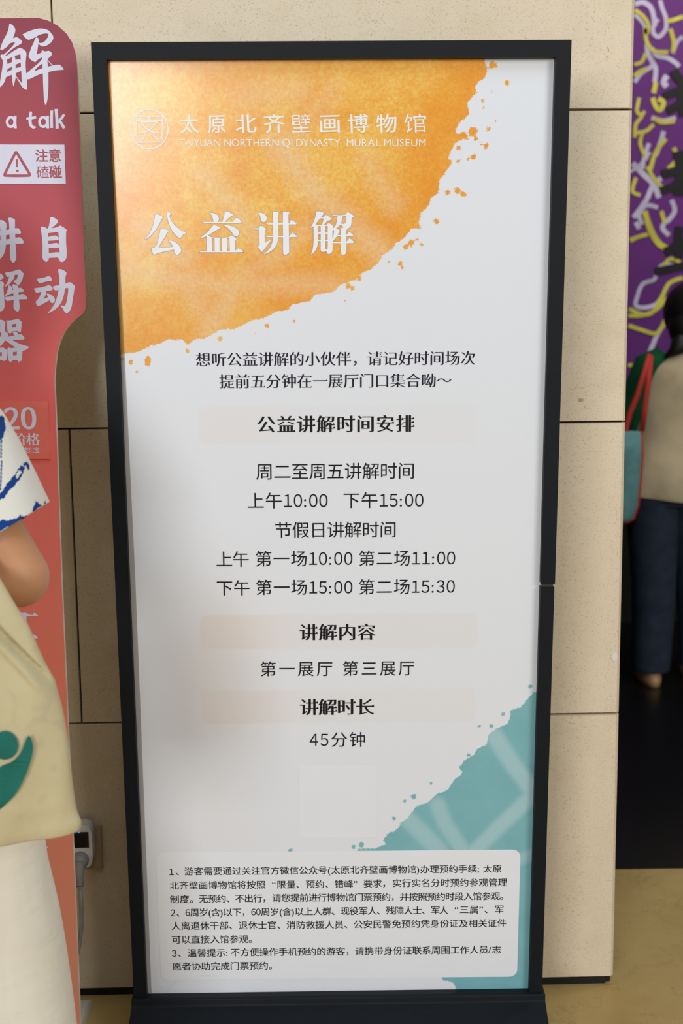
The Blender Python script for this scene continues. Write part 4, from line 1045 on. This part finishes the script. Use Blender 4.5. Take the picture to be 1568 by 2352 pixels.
# trousers
def linen():
    t = NT('cream_linen', 0.9, 0.15)
    t.col(t.mix(t.noise(40, 3, stretch=(1, 1, 0.2)), (226, 218, 198), (236, 230, 216))); t.bump(t.noise(16, 3, stretch=(0.6, 0.6, 1.6)), 0.35, 0.01); return t.m
M['linen'] = linen()
b = MB()
def leg(right_px, yoff, lean):
    rr = []
    for (xr, yy, rad) in right_px:
        p = Q(xr, yy, PY+yoff); rr.append(ell((p.x - rad, PY+yoff, p.z), rad, rad*0.92, 28))
    last = rr[-1]
    return rr
R1 = [(92, 1860, 0.100), (96, 1960, 0.105), (112, 2020, 0.108), (131, 2100, 0.110), (146, 2190, 0.112), (156, 2260, 0.113), (168, 2352, 0.115), (180, 2470, 0.118)]
rr = leg(R1, 0.07, 0)
lo = rr[-1]; c_ = sum(lo, Vector())/len(lo)
rr.append(ell((c_.x+0.006, c_.y, 0.075), 0.118, 0.11, 28))
rr = [ell((-0.66, PY+0.06, 0.80), 0.13, 0.125, 28)] + rr
b.loft(rr, cap=False)
rr = [ell((x, PY+0.20, z), r_, r_*0.95, 28) for x, z, r_ in [(-0.74, 0.80, 0.125), (-0.76, 0.6, 0.105), (-0.76, 0.35, 0.11), (-0.76, 0.075, 0.118)]]
b.loft(rr, cap=False)
rr = [ell((x, PY+0.13, z), rx, ry, 28) for x, z, rx, ry in [(-0.715, 0.72, 0.15, 0.17), (-0.715, 0.84, 0.150, 0.185), (-0.72, 0.98, 0.128, 0.17), (-0.725, 1.02, 0.124, 0.165)]]
b.loft(rr, cap=False)
b.build('trousers', 'linen', visitor, smooth=True, mods=[('SOLIDIFY', dict(thickness=0.004)), ('SUBSURF', dict(levels=1, render_levels=2))])
M['shoe'] = plain('white_canvas_shoe', (220, 216, 206), 0.7)
for dx, dy in ((0.07, 0.04), (-0.06, 0.20)):
    b = MB(); b.loft([ell((-0.745+dx + k*0.0, PY+dy, z), rx, ry, 22) for k, (z, rx, ry) in enumerate([(0.0, 0.130, 0.044), (0.02, 0.134, 0.046), (0.045, 0.122, 0.042), (0.075, 0.080, 0.036)])])
    b.build('shoe', 'shoe', visitor, smooth=True)
# tote bag -------------------------------------------------------------
def canvas():
    t = NT('cream_canvas', 0.9, 0.15)
    c = t.mix(t.noise(14, 3), (192, 178, 138), (206, 194, 156))
    sp = t.step(t.noise(46, 2, 0.4), 0.58, 0.72)
    t.col(t.mix(t.math('MULTIPLY', sp, 0.30), c, (168, 164, 138))); t.bump(t.noise(26, 3), 0.25, 0.006); return t.m
M['canvas'] = canvas(); M['teal_print'] = plain('teal_green_print', (34, 108, 96), 0.8, 0.2, 0.06, 20)
BY = 1.74
bagr = [(-6, 1318), (14, 1352), (40, 1396), (62, 1430), (80, 1470), (100, 1515), (125, 1566), (142, 1620), (152, 1672), (160, 1730), (166, 1790), (172, 1835), (177, 1862), (187, 1888), (184, 1906)]
bagl = [(-60, 1325), (-90, 1352), (-150, 1396), (-190, 1430), (-215, 1470), (-240, 1515), (-262, 1566), (-272, 1620), (-280, 1672), (-286, 1730), (-290, 1790), (-294, 1850), (-298, 1900), (-300, 1935), (-300, 1950)]
tote = thing('tote_bag', 'cream canvas tote bag with a teal swoosh print, hanging from the visitor in cream trousers', 'tote bag', Q(-60, 1930, BY))
def densify(P, k=4):
    out = []
    for i in range(len(P)-1):
        p0, p1, p2, p3 = P[max(i-1, 0)], P[i], P[i+1], P[min(i+2, len(P)-1)]
        for q in range(k):
            t = q/k
            out.append(tuple(0.5*((2*p1[c]) + (p2[c]-p0[c])*t + (2*p0[c]-5*p1[c]+4*p2[c]-p3[c])*t*t + (3*p1[c]-p0[c]-3*p2[c]+p3[c])*t**3) for c in (0, 1)))
    return out + [P[-1]]
bagr = densify(bagr); bagl = densify(bagl)
NX = 110
def bag_pt(i, f, side):
    r = on_y(*bagr[i], BY); l = on_y(*bagl[i], BY); p = l.lerp(r, f)
    g = min(1, i/24.0); th = 0.008 + 0.040*g*(1 - 0.35*max(0, i-44)/12)
    prof = max(0.0, 1-abs(2*f-1)**2.6)**0.6
    y = side * th * prof
    if side < 0:   # a fold running from the strap to the bag's edge, and soft waves
        px = bagl[i][0] + (bagr[i][0]-bagl[i][0])*f; py = bagl[i][1] + (bagr[i][1]-bagl[i][1])*f
        d = ((py-1430) - (px)*1.10)/1.486; al = (px*1.0 + (py-1430)*1.10)/1.486
        env = max(0.0, min(1, (al+120)/80)) * max(0.0, min(1, (205-al)/50))
        y += env*(0.017*math.exp(-(d/6.0)**2) - 0.008*math.exp(-((d-15)/9.0)**2))
        y += 0.004*math.sin(px*0.045 + py*0.012)*g*prof
    return Vector((p.x, p.y + y, p.z))
b = MB(); rings = []
for i in range(len(bagr)):
    rings.append([bag_pt(i, k/NX, -1) for k in range(NX+1)] + [bag_pt(i, k/NX, 1) for k in range(NX-1, 0, -1)])
b.loft(rings); b.build('bag_body', 'canvas', tote, smooth=True)
# straps up to the forearm
b = MB()
for dy in (-0.012, 0.014):
    a = on_y(-52, 1330, BY); b.tube([a + Vector((dy*0.3, dy*0.6, -0.012)), Vector((-0.530+dy, 1.788, 1.112)), Vector((-0.545+dy, 1.83, 1.137)), Vector((-0.555+dy, 1.875, 1.145)), Vector((-0.558+dy, 1.935, 1.115)), Vector((-0.558+dy, 1.952, 1.06))], 0.008, 10, 0.3)
b.build('strap', 'canvas', tote, smooth=True)
def bag_front(x, y):
    # photo point -> point on the bag's front face
    for i in range(len(bagr)-1):
        if True:
            yl0 = bagl[i][1]; yr0 = bagr[i][1]; yl1 = bagl[i+1][1]; yr1 = bagr[i+1][1]
            f = (x-(bagl[i][0]))/(bagr[i][0]-bagl[i][0]); f = min(max(f, 0), 1)
            ya = yl0+(yr0-yl0)*f; yb_ = yl1+(yr1-yl1)*f
            if ya <= y <= yb_ or i == len(bagr)-2:
                g = (y-ya)/(yb_-ya); p = bag_pt(i, f, -1).lerp(bag_pt(i+1, f, -1), g)
                r = ray(x, y); return CAM + r*((p.y-0.003)/r.y)
b = MB()
circ = [(11+31*math.cos(t), 1712+33*math.sin(t)) for t in (2*math.pi*i/30 for i in range(30))]
def dens(mb, loop):
    # fan of thin strips so the print follows the cloth
    xs = [p[0] for p in loop]; ys = [p[1] for p in loop]; st_ = 4
    for gy in range(int(min(ys)), int(max(ys))+1, st_):
        for gx in range(int(min(xs)), int(max(xs))+1, st_):
            pass
    mb.poly([[(p[0], -p[1]) for p in loop]], lambda x, y: bag_front(x, -y))
dens(b, circ)
sw_ = smooth_loop([(65,1689),(71,1695),(76,1712),(75,1730),(66,1762),(52,1796),(34,1826),(16,1845),(-4,1862),(-40,1880),(-80,1884),(-110,1870),(-90,1850),(-50,1830),(-20,1800),(0,1762),(12,1756),(30,1748),(48,1728),(58,1704)], 3)
dens(b, sw_); b.build('printed_emblem', 'teal_print', tote)

# --- visitor in the dark hall, seen from behind
HY = 4.99
def Hh(x, y, Y=HY): return on_y(x, y, Y)
hallp = thing('person', 'visitor seen from behind in a beige top and dark jeans in the dark hall', 'person', (1.36, HY, 0.0))
def lean(mb):
    for k, (x, y, z) in enumerate(mb.v):
        f = min(1, max(0, (z-0.25)/0.55)); h = min(1, max(0, (z-1.33)/0.10))
        mb.v[k] = (x - 0.040*f - 0.008*h, y, z - 0.026*h)
    return mb
b = MB()
b.tube([(1.375, HY, 0.80), (1.385, HY, 0.92), (1.40, HY, 1.05), (1.42, HY, 1.18), (1.425, HY, 1.28), (1.425, HY, 1.335), (1.43, HY, 1.39), (1.432, HY+0.01, 1.45)],
       [0.15, 0.148, 0.13, 0.155, 0.16, 0.10, 0.05, 0.05], 24, 0.65, ref=(0, 1, 0))
head(b, (1.435, HY+0.02, 1.515), RAD(-10))
for sx in (-1, 1):
    s0 = Vector((1.425+sx*0.165, HY, 1.29)); e0 = Vector((1.40+sx*0.245, HY-0.01, 1.03)); w0 = Vector((1.385+sx*0.25, HY+0.05, 0.83))
    b.tube([s0 + Vector((-sx*0.05, 0, 0.03)), s0, s0.lerp(e0, 0.5), e0, e0.lerp(w0, 0.4), w0], [0.05, 0.052, 0.046, 0.038, 0.036, 0.026], 18)
    hand(b, w0, (0.0, 0.15, -1), (sx*0.3, -1, 0), 0.95, 0.3)
LF = Hh(1494, 1560); RF = Vector((LF.x+0.21, HY+0.06, 0))
for fx_, fy_ in ((LF.x, HY), (RF.x, RF.y)):
    b.tube([(1.375 + (0.075 if fx_ > 1.3 else -0.075), HY, 0.85), ((1.375+fx_)/2 + (0.03 if fx_ > 1.3 else -0.02), (HY+fy_)/2, 0.5), (fx_, fy_, 0.10), (fx_, fy_, 0.05)], [0.085, 0.058, 0.04, 0.04], 18)
    b.tube([(fx_, fy_-0.035, 0.045), (fx_, fy_+0.05, 0.045), (fx_, fy_+0.14, 0.03), (fx_, fy_+0.19, 0.026)], [0.03, 0.034, 0.032, 0.016], 14)
lean(b).build('body', 'skin', hallp, smooth=True, mods=REM)
b = MB(); hc = Vector((1.435, HY+0.005, 1.535))
b.ball(hc, (0.106, 0.116, 0.122), 24, 14); b.ball(hc + Vector((-0.01, -0.045, -0.06)), (0.088, 0.075, 0.095), 20, 12)
b.tube([hc + Vector((-0.04, -0.06, -0.1)), hc + Vector((-0.075, -0.07, -0.165)), hc + Vector((-0.12, -0.07, -0.20))], [0.05, 0.03, 0.008], 12)
lean(b).build('hair', 'hair', hallp, smooth=True)
M['beige'] = plain('beige_jersey', (186, 170, 138), 0.9, 0.1, 0.06, 10); M['green'] = plain('bottle_green_knit', (18, 74, 44), 0.9, 0.1)
M['jeans'] = plain('dark_navy_denim', (44, 52, 66), 0.85, 0.15, 0.12, 14); M['heel'] = plain('tan_shoe', (190, 150, 104), 0.6)
M['redtrim'] = plain('red_webbing', (176, 44, 36), 0.7); M['tealcloth'] = plain('grey_teal_canvas', (96, 142, 142), 0.85, 0.15)
M['amber'] = plain('amber_scarf', (206, 104, 26), 0.8)
# beige top with folds
b = MB(); rr = []
prof = [(0.765, 0.220, 0.152, 1.385), (0.80, 0.224, 0.155, 1.388), (0.88, 0.216, 0.145, 1.39), (1.0, 0.200, 0.122, 1.40), (1.12, 0.196, 0.125, 1.415), (1.22, 0.192, 0.125, 1.424), (1.29, 0.180, 0.115, 1.427), (1.335, 0.13, 0.09, 1.428), (1.36, 0.075, 0.07, 1.43)]
for z, rx, ry, cx2 in prof:
    ring = []
    for k in range(64):
        t = 2*math.pi*k/64; wv = 1 + (0.05*math.sin(5*t+3*z*4) + 0.03*math.sin(9*t-z*10)) * (1.30-z)
        ring.append(Vector((cx2 + rx*wv*math.cos(t), HY + ry*wv*math.sin(t), z - 0.022*math.cos(t)*max(0, min(1, (1.0-z)/0.2)))))
    rr.append(ring)
b.loft(rr, cap=False); lean(b).build('top', 'beige', hallp, smooth=True, mods=[('SOLIDIFY', dict(thickness=0.005)), ('SUBSURF', dict(levels=1, render_levels=2))])
for sx in (-1, 1):
    s0 = Vector((1.425+sx*0.155, HY, 1.30)); e0 = Vector((1.40+sx*0.245, HY-0.01, 1.03)); w0 = Vector((1.385+sx*0.25, HY+0.05, 0.83))
    b = MB(); b.tube([s0 + Vector((-sx*0.06, 0, 0.035)), s0, s0.lerp(e0, 0.5), e0, e0.lerp(w0, 0.5), e0.lerp(w0, 0.85)], [0.058, 0.066, 0.060, 0.055, 0.048, 0.042], 18)
    lean(b).build('sleeve', 'green', hallp, smooth=True)
b = MB(); b.loft([ell((1.43, HY+0.003, z), r_, r_*0.9, 22) for z, r_ in [(1.335, 0.10), (1.36, 0.085), (1.378, 0.066)]], cap=False); lean(b).build('collar', 'green', hallp, smooth=True, mods=[('SOLIDIFY', dict(thickness=0.01))])
b = MB(); b.loft([ell((1.432, HY+0.003, z), r_, r_*0.95, 22) for z, r_ in [(1.37, 0.066), (1.395, 0.068), (1.42, 0.060)]], cap=False); lean(b).build('scarf', 'amber', hallp, smooth=True, mods=[('SOLIDIFY', dict(thickness=0.008))])
b = MB()
for s_, fx_, fy_ in ((-1, LF.x, HY), (1, RF.x, RF.y)):
    hx = 1.375 + s_*0.082
    rr = [ell((x, y, z), rx, rx*1.0, 24) for x, y, z, rx in [(hx, HY, 0.84, 0.112), (hx, HY, 0.72, 0.108), (hx*0.6+fx_*0.4, HY*0.6+fy_*0.4, 0.50, 0.088), (hx*0.3+fx_*0.7, HY*0.3+fy_*0.7, 0.30, 0.082), (fx_, fy_, 0.14, 0.076), (fx_, fy_, 0.055, 0.074)]]
    b.loft(rr, cap=False)
b.loft([ell((1.378, HY, z), rx, ry, 24) for z, rx, ry in [(0.74, 0.17, 0.12), (0.82, 0.188, 0.128), (0.92, 0.165, 0.118)]], cap=False)
lean(b).build('jeans', 'jeans', hallp, smooth=True, mods=[('SOLIDIFY', dict(thickness=0.004)), ('SUBSURF', dict(levels=1, render_levels=2))])
for fx_, fy_ in ((LF.x, HY), (RF.x, RF.y)):
    b = MB(); b.loft([ell((fx_, fy_+0.06, z), rx, ry, 22) for z, rx, ry in [(0.0, 0.046, 0.135), (0.025, 0.048, 0.138), (0.055, 0.042, 0.122), (0.085, 0.034, 0.07)]]); b.build('shoe', 'heel', hallp, smooth=True)
# shoulder bag
sbag = thing('shoulder_bag', 'grey teal shoulder bag with red straps on the visitor in the dark hall', 'shoulder bag', Hh(1440, 1190))
b = MB(); rr = []
for (xr, yy) in [(1470, 990), (1472, 1040), (1468, 1100), (1462, 1160), (1452, 1188), (1444, 1196)]:
    p = Hh(xr, yy, HY-0.13); rr.append(ell((p.x-0.155, HY-0.13, p.z), 0.155, 0.045, 28, None, 0.6))
b.loft(rr); sbo = b.build('bag_body', 'tealcloth', sbag, smooth=True)
b = MB()
edge_ = [Hh(1470+1, 985, HY-0.13), Hh(1474, 1040, HY-0.13), Hh(1470, 1100, HY-0.13), Hh(1464, 1160, HY-0.13), Hh(1454, 1190, HY-0.13), Hh(1440, 1199, HY-0.13), Hh(1400, 1200, HY-0.13), Hh(1330, 1198, HY-0.13)]
b.tube(edge_, 0.0075, 8); b.build('piping', 'redtrim', sbag, smooth=True)
b = MB()
for L in ([(1492, 815), (1478, 860), (1462, 910), (1446, 950), (1436, 985), (1446, 1005)], [(1494, 818), (1488, 880), (1480, 940), (1474, 990)]):
    P = [Hh(x, y, HY-0.14 + (0.0 if y > 830 else 0.04)) for x, y in L]; b.tube(P, 0.011, 10, 0.5)
b.build('strap', 'redtrim', sbag, smooth=True)
